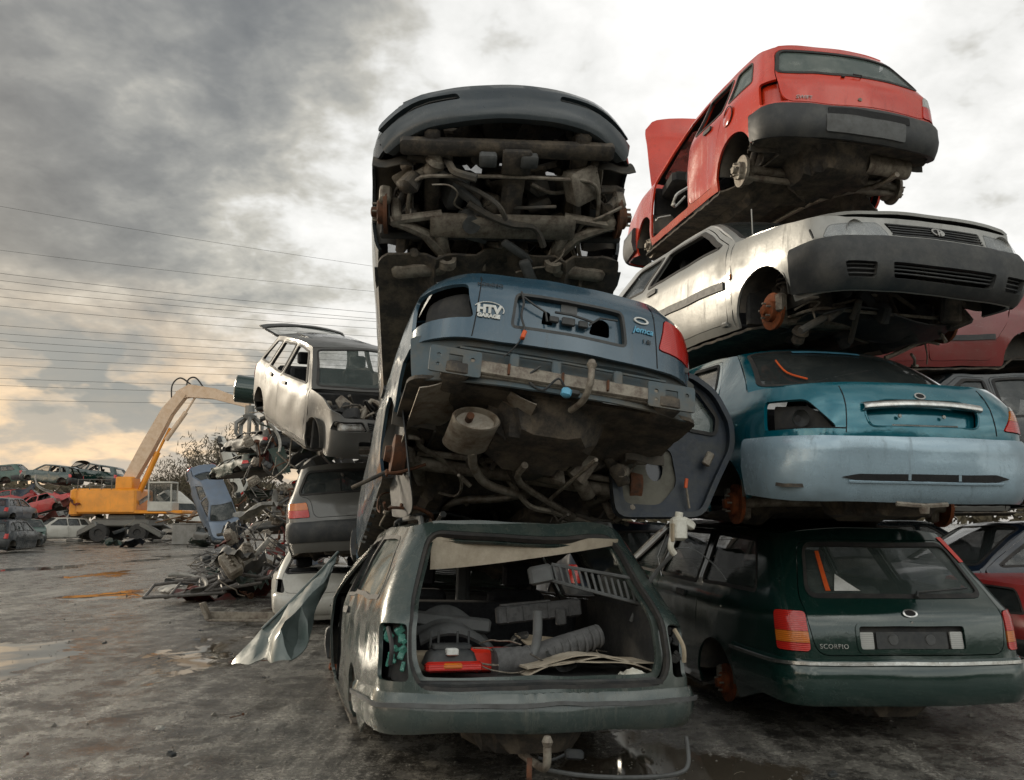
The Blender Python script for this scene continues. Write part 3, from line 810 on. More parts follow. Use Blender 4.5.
    # --- bulkhead, dashboard, sills, floor, inner wheel arches
    if o['floor']:
        floor_pan(b, e, .12, b.L-1.05 if o['front'] and o.get('nose_open') else b.L-.9, arches=(rw,), kick=(rw, .38), spare=o.get('spare', True), step=max(.06, st))
        m = MB(); m.box((xs+.10, 0, .58), (.05, 2*b.hw-.16, .66), None, .02)
        m.box((xs-.18, 0, .86), (.38, 2*b.hw-.24, .16), (0, 12, 0), .05); m.build('bulkhead', 'inner', e)
        for sd in (1, -1):
            liner(b, e, rw, sd, .335); liner(b, e, fw, sd, .335)
    if o['seats']:
        for y in (.36, -.36): seat_thing(e, xs-1.05, y, mat=o.get('seatmat', 'seat_cloth'))
        m = MB(); x_ = rw+.62; m.box((x_, 0, .40), (.48, 1.2, .16), (0, -6, 0), .05); m.box((x_-.30, .0, .68), (.12, 1.2, .56), (0, -16, 0), .04); m.build('rear_seat', o.get('seatmat', 'seat_cloth'), e)
        sw = MB(); q = Vector((xs-.42, .36, .86)); ax = Vector((-.9, 0, .42)).normalized(); aa = ax.orthogonal().normalized(); bb = ax.cross(aa)
        sw.tube([q+(aa*math.cos(t)+bb*math.sin(t))*.18 for t in np.linspace(0, 2*PI, 25)], .014, 8, False)
        sw.cyl(q, q-ax*.25, .03, seg=10); sw.tube([q+aa*.17, q, q-aa*.17], .014, 6); sw.build('steering_wheel', 'plastic', e)
    if o['under']:
        axle_beam(e, rw, .30, b.hw)
        if o['front'] and o['under'] > 0: subframe(e, fw, .27, b.hw)
    hb_ = o['hubs']; dm = o.get('disc', 'rust_disc')
    for i, (x, sd) in enumerate(((rw, 1), (rw, -1), (fw, 1), (fw, -1))):
        if hb_[i]: hub(e, (x, sd*(b.hw-.12), .30), sd, dm, strut=bool(o['under']))
    if sed or o.get('lines', True):
        b_ = o.get('lid_y', .62); zb_ = o.get('lid_z', .66)
        if sed:
            for sd in (1, -1): shut_line(e, [b.R(b.uy(sd*y, z), z) for y, z in zip(np.linspace(b_, b_-.03, 8), np.linspace(zb_, spl(b.deckz, .1)+.01, 8))])
        hz = b.hoodz[-1][1]
    return c
def shut_line(par, pts, r=.0035, name='shut_line', mat='mesh_slot'):
    m = MB(); m.tube(pts, r, 5); return m.build(name, mat, par)
# ------------------------------------------------------------------ camera, light, sky
F_PX = 850.0; TH = .1517; CAM_H = 1.32
cam = bpy.data.cameras.new('camera'); cam.lens = 36*F_PX/1024; cam.sensor_width = 36; cam.clip_start = .05; cam.clip_end = 5000
co = bpy.data.objects.new('camera', cam); COL.objects.link(co); co.location = (0, 0, CAM_H); co.rotation_euler = (PI/2+TH, 0, 0)
scene.camera = co
def at(px, py, Y):
    """a point of the yard seen in the direction of pixel (px, py), Y metres ahead"""
    x = (px-512)/F_PX; up = (390-py)/F_PX
    d = Vector((x, math.cos(TH)-up*math.sin(TH), math.sin(TH)+up*math.cos(TH)))
    return Vector((0, 0, CAM_H))+d*(Y/d.y)
SUN_AZ = R_(-52); SUN_EL = R_(16)
sd_ = Vector((math.sin(SUN_AZ)*math.cos(SUN_EL), math.cos(SUN_AZ)*math.cos(SUN_EL), math.sin(SUN_EL)))
sl = bpy.data.lights.new('sun', 'SUN'); sl.energy = SUN_E; sl.angle = R_(8); sl.color = (1, .88, .70)
so = bpy.data.objects.new('sun', sl); COL.objects.link(so); so.rotation_euler = sd_.to_track_quat('Z', 'Y').to_euler(); so.location = (-20, 20, 20)
w = bpy.data.worlds.new('World'); scene.world = w; w.use_nodes = True; nt = w.node_tree; nt.nodes.clear()
out = nt.nodes.new('ShaderNodeOutputWorld'); bg = nt.nodes.new('ShaderNodeBackground'); nt.links.new(bg.outputs[0], out.inputs[0])
tc = nt.nodes.new('ShaderNodeTexCoord'); sep = nt.nodes.new('ShaderNodeSeparateXYZ'); nt.links.new(tc.outputs['Generated'], sep.inputs[0])
X, Y, Z = sep.outputs
zz = mth(nt, 'ADD', mth(nt, 'MAXIMUM', Z, 0.0), .30)
cv = nt.nodes.new('ShaderNodeCombineXYZ'); nt.links.new(mth(nt, 'DIVIDE', X, zz), cv.inputs[0]); nt.links.new(mth(nt, 'DIVIDE', Y, zz), cv.inputs[1])
def wn(scale, detail, rough, dist=0., off=(0,0,0), vec=None):
    mp = nt.nodes.new('ShaderNodeMapping'); mp.inputs['Location'].default_value = off; nt.links.new(vec or cv.outputs[0], mp.inputs[0])
    n = nt.nodes.new('ShaderNodeTexNoise'); n.inputs['Scale'].default_value = scale; n.inputs['Detail'].default_value = detail; n.inputs['Roughness'].default_value = rough; n.inputs['Distortion'].default_value = dist
    nt.links.new(mp.outputs[0], n.inputs['Vector']); return n.outputs['Fac']
def sstep(v, a, b):
    m = nt.nodes.new('ShaderNodeMapRange'); m.interpolation_type = 'SMOOTHSTEP'; m.inputs[1].default_value = a; m.inputs[2].default_value = b
    nt.links.new(v, m.inputs[0]); return m.outputs[0]
big = wn(1.1, 4, .5, .1, (2.1, .4, 0)); mid = wn(3.4, 5, .60, .15, (5.3, 1.2, 0)); fine = wn(12, 4, .6, .2, (1.2, 7, 0))
n_ = mth(nt, 'ADD', mth(nt, 'ADD', mth(nt, 'MULTIPLY', big, .36), mth(nt, 'MULTIPLY', mid, .46)), mth(nt, 'MULTIPLY', fine, .20))
def glow(px, py, p0, p1):
    d = (at(px, py, 10)-Vector((0, 0, CAM_H))).normalized(); v = nt.nodes.new('ShaderNodeVectorMath'); v.operation = 'DOT_PRODUCT'
    nt.links.new(tc.outputs['Generated'], v.inputs[0]); v.inputs[1].default_value = d
    return sstep(v.outputs['Value'], math.cos(R_(p1)), math.cos(R_(p0)))
g1 = glow(760, 230, 2, 34); g2 = glow(350, 270, 0, 13); g3 = glow(700, 60, 0, 14); g4 = glow(990, 70, 2, 20); dk = glow(150, 80, 4, 30)
b_ = mth(nt, 'ADD', n_, mth(nt, 'MULTIPLY', g1, .145)); b_ = mth(nt, 'ADD', b_, mth(nt, 'MULTIPLY', g2, .16)); b_ = mth(nt, 'ADD', b_, mth(nt, 'MULTIPLY', g3, .10)); b_ = mth(nt, 'ADD', b_, mth(nt, 'MULTIPLY', g4, .08)); b_ = mth(nt, 'SUBTRACT', b_, mth(nt, 'MULTIPLY', dk, .055))
r = nt.nodes.new('ShaderNodeValToRGB'); nt.links.new(b_, r.inputs[0]); cr = r.color_ramp
cr.elements[0].position = .36; cr.elements[0].color = (.13, .137, .145, 1)
cr.elements[1].position = .80; cr.elements[1].color = (1.0, .985, .96, 1)
for p, c in ((.45, (.20, .205, .205)), (.52, (.30, .30, .285)), (.58, (.47, .455, .41)), (.65, (.76, .755, .73))):
    e_ = cr.elements.new(p); e_.color = c+(1,)
cl = r.outputs[0]
# low warm band in the west, with blue-grey cumulus heads
warm = mth(nt, 'MULTIPLY', mth(nt, 'SUBTRACT', 1.0, sstep(Z, .03, .30)), mth(nt, 'SUBTRACT', 1.0, sstep(X, -.40, .02)))
wcol = mixc(nt, sstep(mid, .40, .62), (.42, .40, .37), (.98, .70, .44))
cl = mixc(nt, mth(nt, 'MULTIPLY', warm, .85), cl, wcol)
cu = nt.nodes.new('ShaderNodeCombineXYZ'); nt.links.new(mth(nt, 'ARCTAN2', X, Y), cu.inputs[0]); nt.links.new(mth(nt, 'MULTIPLY', Z, 2.2), cu.inputs[1])
cn = wn(6.5, 5, .52, .1, (1.35, .4, 0), cu.outputs[0])
heads = sstep(mth(nt, 'SUBTRACT', cn, mth(nt, 'MULTIPLY', Z, 1.2)), .34, .385)
heads = mth(nt, 'MULTIPLY', heads, mth(nt, 'MULTIPLY', sstep(Y, .1, .5), mth(nt, 'SUBTRACT', 1.0, sstep(Z, .15, .24))))
cl = mixc(nt, mth(nt, 'MULTIPLY', heads, .85), cl, mixc(nt, sstep(Z, .0, .14), (.50, .47, .43), (.20, .225, .24)))
sky = nt.nodes.new('ShaderNodeTexSky'); sky.sky_type = 'NISHITA'; sky.sun_disc = False; sky.sun_elevation = SUN_EL; sky.sun_rotation = SUN_AZ; sky.air_density = 1.5; sky.dust_density = 2
sm = nt.nodes.new('ShaderNodeVectorMath'); sm.operation = 'SCALE'; sm.inputs['Scale'].default_value = .07; nt.links.new(sky.outputs[0], sm.inputs[0])
nt.links.new(mixc(nt, .90, sm.outputs[0], cl), bg.inputs['Color']); nt.links.new(mth(nt, 'MULTIPLY', mth(nt, 'ADD', 1.0, mth(nt, 'MULTIPLY', sstep(mth(nt, 'MULTIPLY', Y, -1.0), -.15, .6), BACK_S)), SKY_S), bg.inputs['Strength'])   # sky strength boosted behind the camera as added fill light on the cars
vs = scene.view_settings; vs.view_transform = 'Standard'; vs.look = 'None'; vs.exposure = EXPO; vs.gamma = 1
scene.render.resolution_x = 1024; scene.render.resolution_y = 780
scene.render.engine = 'CYCLES'; scene.cycles.max_bounces = 4; scene.cycles.transparent_max_bounces = 16; scene.cycles.caustics_reflective = False; scene.cycles.caustics_refractive = False

# ------------------------------------------------------------------ ground
def ground():
    m, nt, b = newmat('ground_mud')
    tc = nt.nodes.new('ShaderNodeTexCoord'); O = tc.outputs['Object']
    def n(scale, det, ro, st=None, off=(0,0,0)):
        mp = nt.nodes.new('ShaderNodeMapping'); mp.inputs['Scale'].default_value = st or (1,1,1); mp.inputs['Location'].default_value = off
        mp.inputs['Rotation'].default_value = (0, 0, R_(18)) if st else (0, 0, 0)
        nt.links.new(O, mp.inputs[0]); k = nt.nodes.new('ShaderNodeTexNoise'); k.inputs['Scale'].default_value = scale; k.inputs['Detail'].default_value = det; k.inputs['Roughness'].default_value = ro
        nt.links.new(mp.outputs[0], k.inputs['Vector']); return k.outputs['Fac']
    wear = n(1.3, 6, .66, (2.8, .30, 1)); lump = n(2.9, 8, .80); grit = n(38, 6, .75); pud = n(.42, 7, .55, (1.5, .62, 1), (3.1, 2.2, 0)); tone = n(.16, 4, .5)
    c1 = mixc(nt, ramp(nt, lump, .40, .60), (.055, .052, .047), (.33, .31, .27))
    c2 = mixc(nt, ramp(nt, wear, .50, .66), c1, (.52, .49, .43))
    c3 = mixc(nt, mth(nt, 'MULTIPLY', ramp(nt, grit, .56, .66), .55), c2, (.36, .34, .30))
    c3 = mixc(nt, mth(nt, 'MULTIPLY', ramp(nt, grit, .46, .36), .6), c3, (.012, .011, .010))
    def blob(cx, cy, rx, ry):
        mp = nt.nodes.new('ShaderNodeMapping'); mp.vector_type = 'POINT'; mp.inputs['Location'].default_value = (-cx/rx, -cy/ry, 0); mp.inputs['Scale'].default_value = (1/rx, 1/ry, 0)
        nt.links.new(O, mp.inputs[0]); l = nt.nodes.new('ShaderNodeVectorMath'); l.operation = 'LENGTH'; nt.links.new(mp.outputs[0], l.inputs[0])
        return mth(nt, 'MULTIPLY', mth(nt, 'MAXIMUM', mth(nt, 'SUBTRACT', 1.0, l.outputs['Value']), 0.0), .22)
    spot = mth(nt, 'ADD', blob(1.15, 4.7, 1.0, .7), mth(nt, 'ADD', blob(-4.9, 8.3, 1.9, 2.0), blob(-8.5, 11, 1.6, 1.6)))
    P = ramp(nt, mth(nt, 'ADD', mth(nt, 'ADD', pud, spot), mth(nt, 'MULTIPLY', mth(nt, 'SUBTRACT', lump, .5), .35)), .575, .60)
    W = ramp(nt, mth(nt, 'ADD', mth(nt, 'MULTIPLY', lump, .8), mth(nt, 'MULTIPLY', tone, .4)), .53, .66)
    nt.links.new(mixc(nt, P, c3, (.075, .062, .046)), b.inputs['Base Color'])
    rg = mth(nt, 'ADD', mth(nt, 'MULTIPLY', W, .28), mth(nt, 'ADD', mth(nt, 'MULTIPLY', grit, .16), .0))
    mx = nt.nodes.new('ShaderNodeMix'); nt.links.new(P, mx.inputs[0]); nt.links.new(rg, mx.inputs[2]); mx.inputs[3].default_value = .04
    nt.links.new(mx.outputs[0], b.inputs['Roughness']); b.inputs['Specular IOR Level'].default_value = .9
    h = mth(nt, 'ADD', mth(nt, 'MULTIPLY', lump, 1.0), mth(nt, 'ADD', mth(nt, 'MULTIPLY', grit, .5), mth(nt, 'MULTIPLY', wear, .8)))
    P2 = ramp(nt, mth(nt, 'ADD', mth(nt, 'ADD', pud, spot), mth(nt, 'MULTIPLY', mth(nt, 'SUBTRACT', lump, .5), .35)), .47, .60)
    h2 = mth(nt, 'MULTIPLY', h, mth(nt, 'SUBTRACT', 1.0, P2))
    bump(nt, b, h2, .55, .03)
    M['ground'] = m
    bm = MB(); xs_ = [-1500, -300, -80, -30, -14]+list(np.linspace(-9, 11, 81))+[16, 30, 80, 300, 1500]; ys_ = [-40, -10]+list(np.linspace(1.5, 18, 70))+[24, 40, 60, 100, 300, 2500]
    vs = []; fs = []
    for y in ys_:
        for x in xs_:
            z = .018*noise.noise(Vector((x*1.1, y*.7, 0)))+.014*noise.noise(Vector((x*3.2, y*3.2, 4))) if (-9 <= x <= 11 and 1.5 <= y <= 18) else 0
            vs.append((x, y, z-.01))
    n_ = len(xs_)
    for j in range(len(ys_)-1):
        for i in range(n_-1): fs.append([j*n_+i, j*n_+i+1, (j+1)*n_+i+1, (j+1)*n_+i])
    bm.add(vs, fs); o = bm.build('ground', 'ground'); tag(o, 'wet muddy scrapyard ground with shallow puddles', 'ground', kind='structure')
ground()
# ------------------------------------------------------------------ the stacked cars

def bands(parts):
    """a lamp cluster split in horizontal bands of coloured lenses"""
    def f(c, poly, i):
        zs = [p[1] for p in poly]; z0, z1 = min(zs), max(zs); ou = MB()
        for (a, b_, mt) in parts:
            lo, hi = z0+(z1-z0)*a, z0+(z1-z0)*b_
            o = grow(poly, -.005)
            for lim, s_ in ((lo+.001, 1), (hi-.001, -1)):
                r_ = []
                for i_ in range(len(o)):
                    p, q = o[i_-1], o[i_]; dp, dq = (p[1]-lim)*s_, (q[1]-lim)*s_
                    if (dp < 0) != (dq < 0): t = dp/(dp-dq); r_.append((p[0]+(q[0]-p[0])*t, p[1]+(q[1]-p[1])*t))
                    if dq >= 0: r_.append(q)
                o = [p for k_, p in enumerate(r_) if math.dist(p, r_[k_-1]) > 1e-4]
            if len(o) < 3: continue
            panel({'lens_red': 'tail_light', 'lens_amber': 'indicator_light', 'lens_clear': 'reversing_light'}[mt], mt, o, c.b.R, (), c.e, -1, .05, .03, .008)
    return f
# A: estate without tailgate
bA = style('estate', seed=3, dents=.016, light=[(.665,.625),(.868,.625),(.862,.88),(.68,.89)], gate=[(.62,.59),(.665,.70),(.665,.96),(.53,1.345),(-.53,1.345),(-.665,.96),(-.665,.70),(-.62,.59)],
   local=[((.75, .25, 1.42), .35, (0, 0, -.03)), ((.6, -.4, 1.4), .22, (0, 0, .025)), ((.05, -.3, .5), .4, (.03, 0, 0)), ((2.2, .80, .7), .5, (0, -.05, 0)), ((1.6, .8, .95), .3, (0, -.03, 0)), ((2.7,.6,1.38),.7,(0,0,-.08))])
cA = std_car('estate_car', 'faded green-grey estate without a tailgate, its load bay full of junk', 'car', bA, 'green_grey',
    (.17, 4.20, -.075), (2.0, 3.0, 104.6), step=.055, opt=dict(gate='none', lights=(0, 0), rb='green_grey', rblim=(.395, .575), rreach=.70, rear_z0=.44, glass='glass_dirty', sideglass=(0, 0, 1), hubs=(0, 0, 1, 1), strip=(.515, .018, 'grey_plastic'), doors=((0, 1), (1, 1))))
# G: dark green estate
bG = style('estate', seed=5, dents=.004)
cG = std_car('estate_car', 'glossy dark green estate with closed tailgate, bottom car of the right-hand stack', 'car', bG, 'dark_green',
    (2.46, 5.326, -.163), (.9, -1.1, 99.0), step=.06, opt=dict(rb='dark_green', rblim=(.375, .64), rreach=.78, rear_z0=.38, glass='glass_clear', strip=(.605, .02, 'chrome'), hubs=(1, 1, 1, 1),
    lampfn=bands([(0, .22, 'lens_red'), (.22, .5, 'lens_amber'), (.5, 1, 'lens_red')]), gate_holes=[[(.36, .69), (.36, .84), (-.36, .84), (-.36, .69)]]))
# B: slate blue saloon with torn-off bumper
bB = style('sedan', seed=8, dents=.008, local=[((3.8, 0, .9), 1.3, (0, 0, -.14))], light=[(.50,.745),(.838,.725),(.835,.90),(.80,.935),(.54,.95)], Rr=.24, xr=[(.2,.12),(.34,.03),(.5,.0),(.70,-.01),(.92,.0),(1.0,.03),(1.06,.10)], deckz=[(.05,1.045),(.4,1.06),(.75,1.05)], rs=(.72,1.05,1.25,1.35,.12,.05,.035), w=[(.2,.77),(.35,.815),(.6,.84),(.85,.835),(.97,.81),(1.06,.76),(1.18,.68),(1.40,.56)])
cB = std_car('saloon_car', 'slate blue saloon with torn-off rear bumper, tail-up on the open estate', 'car', bB, 'slate_blue',
    (.245, 4.10, 1.565), (7.5, 13.9, 103.8), step=.055, opt=dict(rb=None, lights=(0, 1), rear_z0=.63, hubs=(0, 0, 0, 0), glass='glass_dirty', spare=True, disc='dirty_metal', lid_y=.50, lid_z=.64,
    rear_holes=[[(.31, .72), (.29, .92), (-.29, .92), (-.31, .72)]], under=0))
# C: black car, nose up
bC = style('sedan', seed=11, L=4.25, Rf=.34, bf=.20, dents=.008, hoodz=[(3.3,.93),(3.8,.88),(4.05,.82),(4.22,.76)])
cC = std_car('saloon_car', 'black car tipped nose-up over the slate blue saloon, its bare belly showing', 'car', bC, 'black_paint',
    (-.33, 7.94, 1.05), (.9, -31.5, -84.5), step=.065, opt=dict(fb='dark_slate', nose_z=.44, nose_lo=False, fblim=(.36, .66), glass='glass_dark', head=(0, 1), disc='rust', hubs=(0, 0, 1, 1), fb_slot=False, fb_holes=[[(.28, .49), (.30, .56), (.72, .57), (.70, .485)], [(-.28, .49), (-.30, .56), (-.72, .57), (-.70, .485)]]))
# D: red hatchback
bD = style('hatch', seed=13, L=4.05, local=[((.03, .2, .75), .3, (.025, 0, 0)), ((1.3, .8, .6), .35, (0, -.03, 0))], dents=.007, light=[(.55,.665),(.785,.665),(.775,.86),(.58,.875)])
cD = std_car('hatchback_car', 'bright red hatchback without wheels, topmost car of the right-hand stack', 'car', bD, 'red_paint',
    (2.63, 6.10, 3.78), (3.2, -3.2, 98.5), step=.055, opt=dict(lights=(0, 1), rb='plastic', rblim=(.38, .645), rreach=.34, rear_z0=.42, glass='glass_dirty', doors=((0, 1), (1, 1)), sideglass=(0, 0, 1), bonnet='up', bonnet_ang=75, hubs=(1, 1, 1, 1), disc='dirty_metal',
    lampfn=bands([(0, .55, 'lens_red'), (.55, 1, 'lens_clear')])))
# E: silver coupe
bE = style('hatch', seed=17, L=4.2, dents=.008, w=[(.2,.76),(.35,.815),(.6,.835),(.82,.82),(.90,.79),(1.1,.68),(1.28,.58)],
   top=[(.5,1.22),(1.2,1.27),(2.0,1.28),(2.4,1.26)], hoodz=[(3.0,.90),(3.5,.86),(3.9,.81),(4.17,.78)], fs=(3.05,.90,2.35,1.265,.18,.07,.03), wheels=(.75,3.42), zs=.90,
   xr=[(.2,.12),(.34,.03),(.5,.0),(.66,.02),(.86,.07),(.92,.13),(1.20,.55),(1.28,.65)],
   win=[[(2.84,.92),(2.28,1.215),(1.62,1.225),(1.55,.90)],[(1.45,.90),(1.52,1.225),(1.0,1.20),(.75,.92)]],
   doors=[[(2.98,.30),(2.98,.895),(2.33,1.245),(1.50,1.255),(1.44,.30)]],
   gate=[(.60,.66),(.62,.90),(.50,1.21),(-.50,1.21),(-.62,.90),(-.60,.66)], gwin=[(.58,.93),(.48,1.19),(-.48,1.19),(-.58,.93)])
cE = std_car('coupe_car', 'silver coupe with dark grey bumper facing the camera, wedged under the red hatchback', 'car', bE, 'silver',
    (1.566, 9.228, 2.53), (-.5, 1.5, -74.3), step=.055, opt=dict(doors=((1,), (1,)), sideglass=(0, 1), glass='glass_dark', fblim=(.31, .635), rubstrip=.56,
    front_holes=[[(-.755, .65), (-.755, .73), (-.81, .72), (-.81, .65)]], fb_holes=[[(.48, .38), (.48, .46), (.66, .46), (.64, .38)], [(-.48, .38), (-.48, .46), (-.66, .46), (-.64, .38)]]))
# F: teal saloon
bF = style('sedan', seed=19, local=[((.0, .35, .42), .3, (.03, 0, 0)), ((.0, -.5, .58), .25, (.02, 0, 0))], dents=.004, Rr=.28, br=.12, light=[(.50,.745),(.838,.735),(.832,.91),(.62,.915)])
cF = std_car('saloon_car', 'metallic teal saloon with pale blue bumper, between silver coupe and dark green estate', 'car', bF, 'teal',
    (2.30, 4.74, 1.075), (.9, -2.2, 97.4), step=.055, opt=dict(rb='light_blue', rblim=(.34, .70), rreach=.60, rear_z0=.42, lights=(0, 1), glass='glass_dark', hubs=(1, 1, 1, 1), lid_y=.46, lid_z=.72,
    lampfn=bands([(0, .45, 'lens_red'), (.45, .8, 'lens_amber'), (.8, 1, 'lens_clear')]), rear_holes=[[(.33, .755), (.35, .86), (.24, .915), (-.24, .915), (-.35, .86), (-.33, .755)]]))
# ------------------------------------------------------------------ parts that single cars show
def on(b, e, y, z, off=.0):
    """point on the rear ('r') or front ('f') face"""
    fn, sg = (b.R, -1) if e == 'r' else (b.F, 1)
    p = fn(b.uy(y, z, e), z); return p+Vector((off*sg, 0, 0))
def rtext(c, e, s, y, z, size, mat, name='badge', **k):
    """lettering read from behind ('r') or in front ('f') of the car"""
    b = c.b; sg = -1 if e == 'r' else 1
    return text(s, size, mat, lambda u, v, w: on(b, e, y+sg*u, z+v, .004+w), c.e, name, **k)
def oval(c, e, y, z, ry, rz, mat, mat2, off=.008, par=None):
    b = c.b; fn, sg = (b.R, -1) if e == 'r' else (b.F, 1); cu = b.uy(y, z, e)
    panel('badge', mat, circ(cu, z, ry, 26, rz), fn, [circ(cu, z, ry*.74, 26, rz*.66)], par or c.e, sg, .03, .006, off)
    if mat2: panel('badge_field', mat2, circ(cu, z, ry*.76, 26, rz*.68), fn, (), par or c.e, sg, .03, .004, off-.003)

# ---- slate blue saloon: valance, beam, tow ball, exhaust, suspension
e, b = cB.e, cB.b
def val(u, v):      # v: 0 top .. 1 underneath, tucked in below the panel edge
    z = .67-.27*v; x = .05+.03*math.sin(v*PI)-.02*v+.16*(abs(u)/.78)**4+(.02 if .25 < v < .6 and abs(u) < .55 else 0)
    return Vector((x, -u, z+.012*noise.noise(Vector((u*4, v*3, 2)))))
panel('rear_valance', ['underpaint', 'inner'], rp([(-.79, 0), (.79, 0), (.76, .9), (.66, 1), (-.66, 1), (-.76, .9)], .04), val, [], e, -1, .04, .01)
m = MB()
for y in (-.28, 0.05, .27): m.box((.035, y, .53), (.03, .05, .10), None, .008)
m.tube([(.05, -.55, .575), (.04, 0, .58), (.05, .55, .575)], .008, 6)
m.build('valance_clip', 'underpaint', e)
m = MB(); m.box((.035, 0, .475), (.035, 1.0, .075), (0, 0, 0), .008); m.box((.06, 0, .44), (.05, 1.02, .02), None, .004); m.build('bumper_beam', 'dirty_metal', e)
m = MB()
for y in (-.22, .02, .30): m.box((.012, y, .48), (.02, .012, .06), None, .003)
m.build('beam_rib', 'rust', e)
for sd in (1, -1):
    panel('bumper_bracket', ['underpaint'], rect(sd*.57-.13, sd*.57+.13, .41, .55, .015), lambda u, v: Vector((.015, u, v)), [rect(sd*.57-.035, sd*.57+.035, .455, .515), circ(sd*.57-.085, .50, .012, 10), circ(sd*.57+.085, .50, .012, 10), circ(sd*.57+.085, .45, .010, 10)], e, -1, .05, .012, 0)
    m = MB(); m.box((.12, sd*.56, .44), (.22, .14, .09), (0, 4, 0), .02); m.build('crash_can', 'underseal', e)
m = MB(); m.tube([(.12, -.06, .36), (-.02, -.08, .36), (-.10, -.09, .42), (-.10, -.095, .50)], .017, 10, smooth=4); m.lathe([(-.03, .001), (-.026, .016), (0, .027), (.026, .016), (.03, .001)], (-.10, -.095, .525), (0, 0, 1), 16)
m.build('tow_ball', 'dirty_metal', e)
m = MB(); m.box((-.005, -.03, .40), (.04, .07, .03), (0, 0, 0), .01); m.tube([(0, .0, .40), (-.02, .05, .46), (.02, .12, .40), (.03, .2, .46), (0, .14, .52)], .006, 6, smooth=5); m.build('tow_socket', 'plastic', e)
m = MB(); m.box((-.03, .01, .385), (.045, .05, .05), (10, 0, 0), .01); m.build('socket_plug', 'sticker_blue', e)
exhaust(e, [(.55, .36, .22), (.78, .30, .20), (.95, .18, .17), (1.12, -.06, .19), (1.22, -.10, .23), (1.30, .05, .20), (1.42, .3, .18), (1.9, .30, .2), (3.0, .05, .2)], .026)
m = MB(); mt = Euler((0, R_(72), R_(-8))).to_matrix()
def cyl_oval(m, c, ax, sa, sb, L, cap=.02, n=30):
    c = Vector(c); ax = Vector(ax).normalized(); a = Vector((0, 1, 0)); a = (a-ax*a.dot(ax)).normalized(); bb = ax.cross(a); vs = []; fs = []
    prof = [(0.03, .0), (.03, .80), (.0, .86), (-.012, .95), (.0, 1.02), (.02, 1.0), (L-.02, 1.0), (L, 1.02), (L+.012, .95), (L-.02, .85), (L-.02, 0)]
    for d, k in prof:
        for i in range(n):
            t = 2*PI*i/n; vs.append(c+ax*d+a*math.cos(t)*sa*k+bb*math.sin(t)*sb*k)
    for j in range(len(prof)-1):
        for i in range(n): fs.append([j*n+i, j*n+(i+1) % n, (j+1)*n+(i+1) % n, (j+1)*n+i])
    m.add(vs, fs)
cyl_oval(m, (.26, .40, .29), (1, .0, -.10), .125, .066, .30)
m.build('silencer', 'exhaust', e)
m = MB(); m.cyl((.235, .435, .295), (.30, .435, .29), .020, seg=14); m.build('silencer_inlet', 'rust', e)
m = MB()
def hs(u, v):
    y = .12+.60*u; x = .12+.75*v; return (x, y, .36+.10*math.sin(PI*u)-.02*math.sin(9*u+3*v)-.05*v)
m.sheet(hs, 14, 12, .006); m.build('heat_shield', 'exhaust', e)
# twist beam and trailing arms
m = MB(); m.tube([(1.00, .66, .26), (1.02, .4, .27), (1.04, 0, .28), (1.02, -.4, .27), (1.0, -.66, .26)], .045, 10, smooth=3)
m.tube([(.93, .62, .30), (.96, 0, .33), (.93, -.62, .30)], .02, 8); m.build('rear_axle', 'dirty_metal', e)
for sd in (1, -1):
    m = MB(); m.box((1.25, sd*.55, .25), (.62, .07, .06), (0, 3, sd*-14), .02, 1); m.lathe([(-.05, .02), (-.05, .05), (.05, .05), (.05, .02)], (1.55, sd*.47, .27), (0, 1, 0), 14); m.box((1.0, sd*.66, .28), (.14, .07, .12), None, .02); m.build('trailing_arm', 'dirty_metal', e)
    m = MB(); m.lathe([(-.03, .05), (-.03, .115), (.045, .12), (.05, .10), (.055, .05), (.09, .045), (.09, .001)], (1.0, sd*(b.hw-.13), .29), (0, sd, 0), 24); m.build('brake_drum', 'rust', e)
    m = MB(); m.cyl((.90, sd*.62, .30), (.86, sd*.58, .62), .026, seg=10); m.tube([(1.12+.055*math.cos(i*.6), sd*.52+.055*math.sin(i*.6), .28+.0042*i) for i in range(60)], .008, 6); m.build('spring', 'underseal', e)
    m = MB(); m.tube([(1.35, sd*.74, .25), (1.7, sd*.76, .24), (3.0, sd*.76, .24)], .035, 8); m.build('sill', 'slate_blue', e)
m = MB(); m.box((1.55, -.35, .17), (.5, .42, .14), (0, 3, 5), .05); m.build('fuel_tank', 'underseal', e)
m = MB(); m.tube([(.35, -.28, .20), (.9, -.25, .19), (1.5, -.2, .15), (2.2, -.22, .17)], .012, 6); m.tube([(.6, .05, .2), (.9, .0, .19), (1.3, -.45, .15)], .02, 8, smooth=4); m.build('brake_pipe', 'dirty_metal', e)
wires(e, 'wiring_loom', 'liner', 9, (.9, 1.7, -.75, -.3, .05, .3), 5, .008, .7)
engine_junk(e, (.75, 1.9, -.72, .72, .24, .36), 31, 40, ('underseal', 'dirty_metal', 'liner'))
wires(e, 'brake_hose', 'dirty_metal', 14, (.7, 2.2, -.7, .7, .14, .30), 27, .010, .9)
wires(e, 'wiring_loom', 'rust', 5, (.8, 1.6, .45, .78, .0, .3), 9, .007, .6)
# plastic arch liner hanging out on the left
m = MB()
def al(u, v): return (1.30-.75*u, .80-.30*v-.04*math.sin(5*u), .68-.62*math.sin(PI*(.20+.62*u))*(.9)+.04*math.sin(4*v+u*6))
def al2(u, v): return (.62+.80*v-.1*u, .80-.12*u-.07*math.sin(PI*v), .64-.62*u-.08*math.sin(3*v))
m.sheet(al2, 10, 12, .006); m.build('wheel_liner', 'plastic', e)
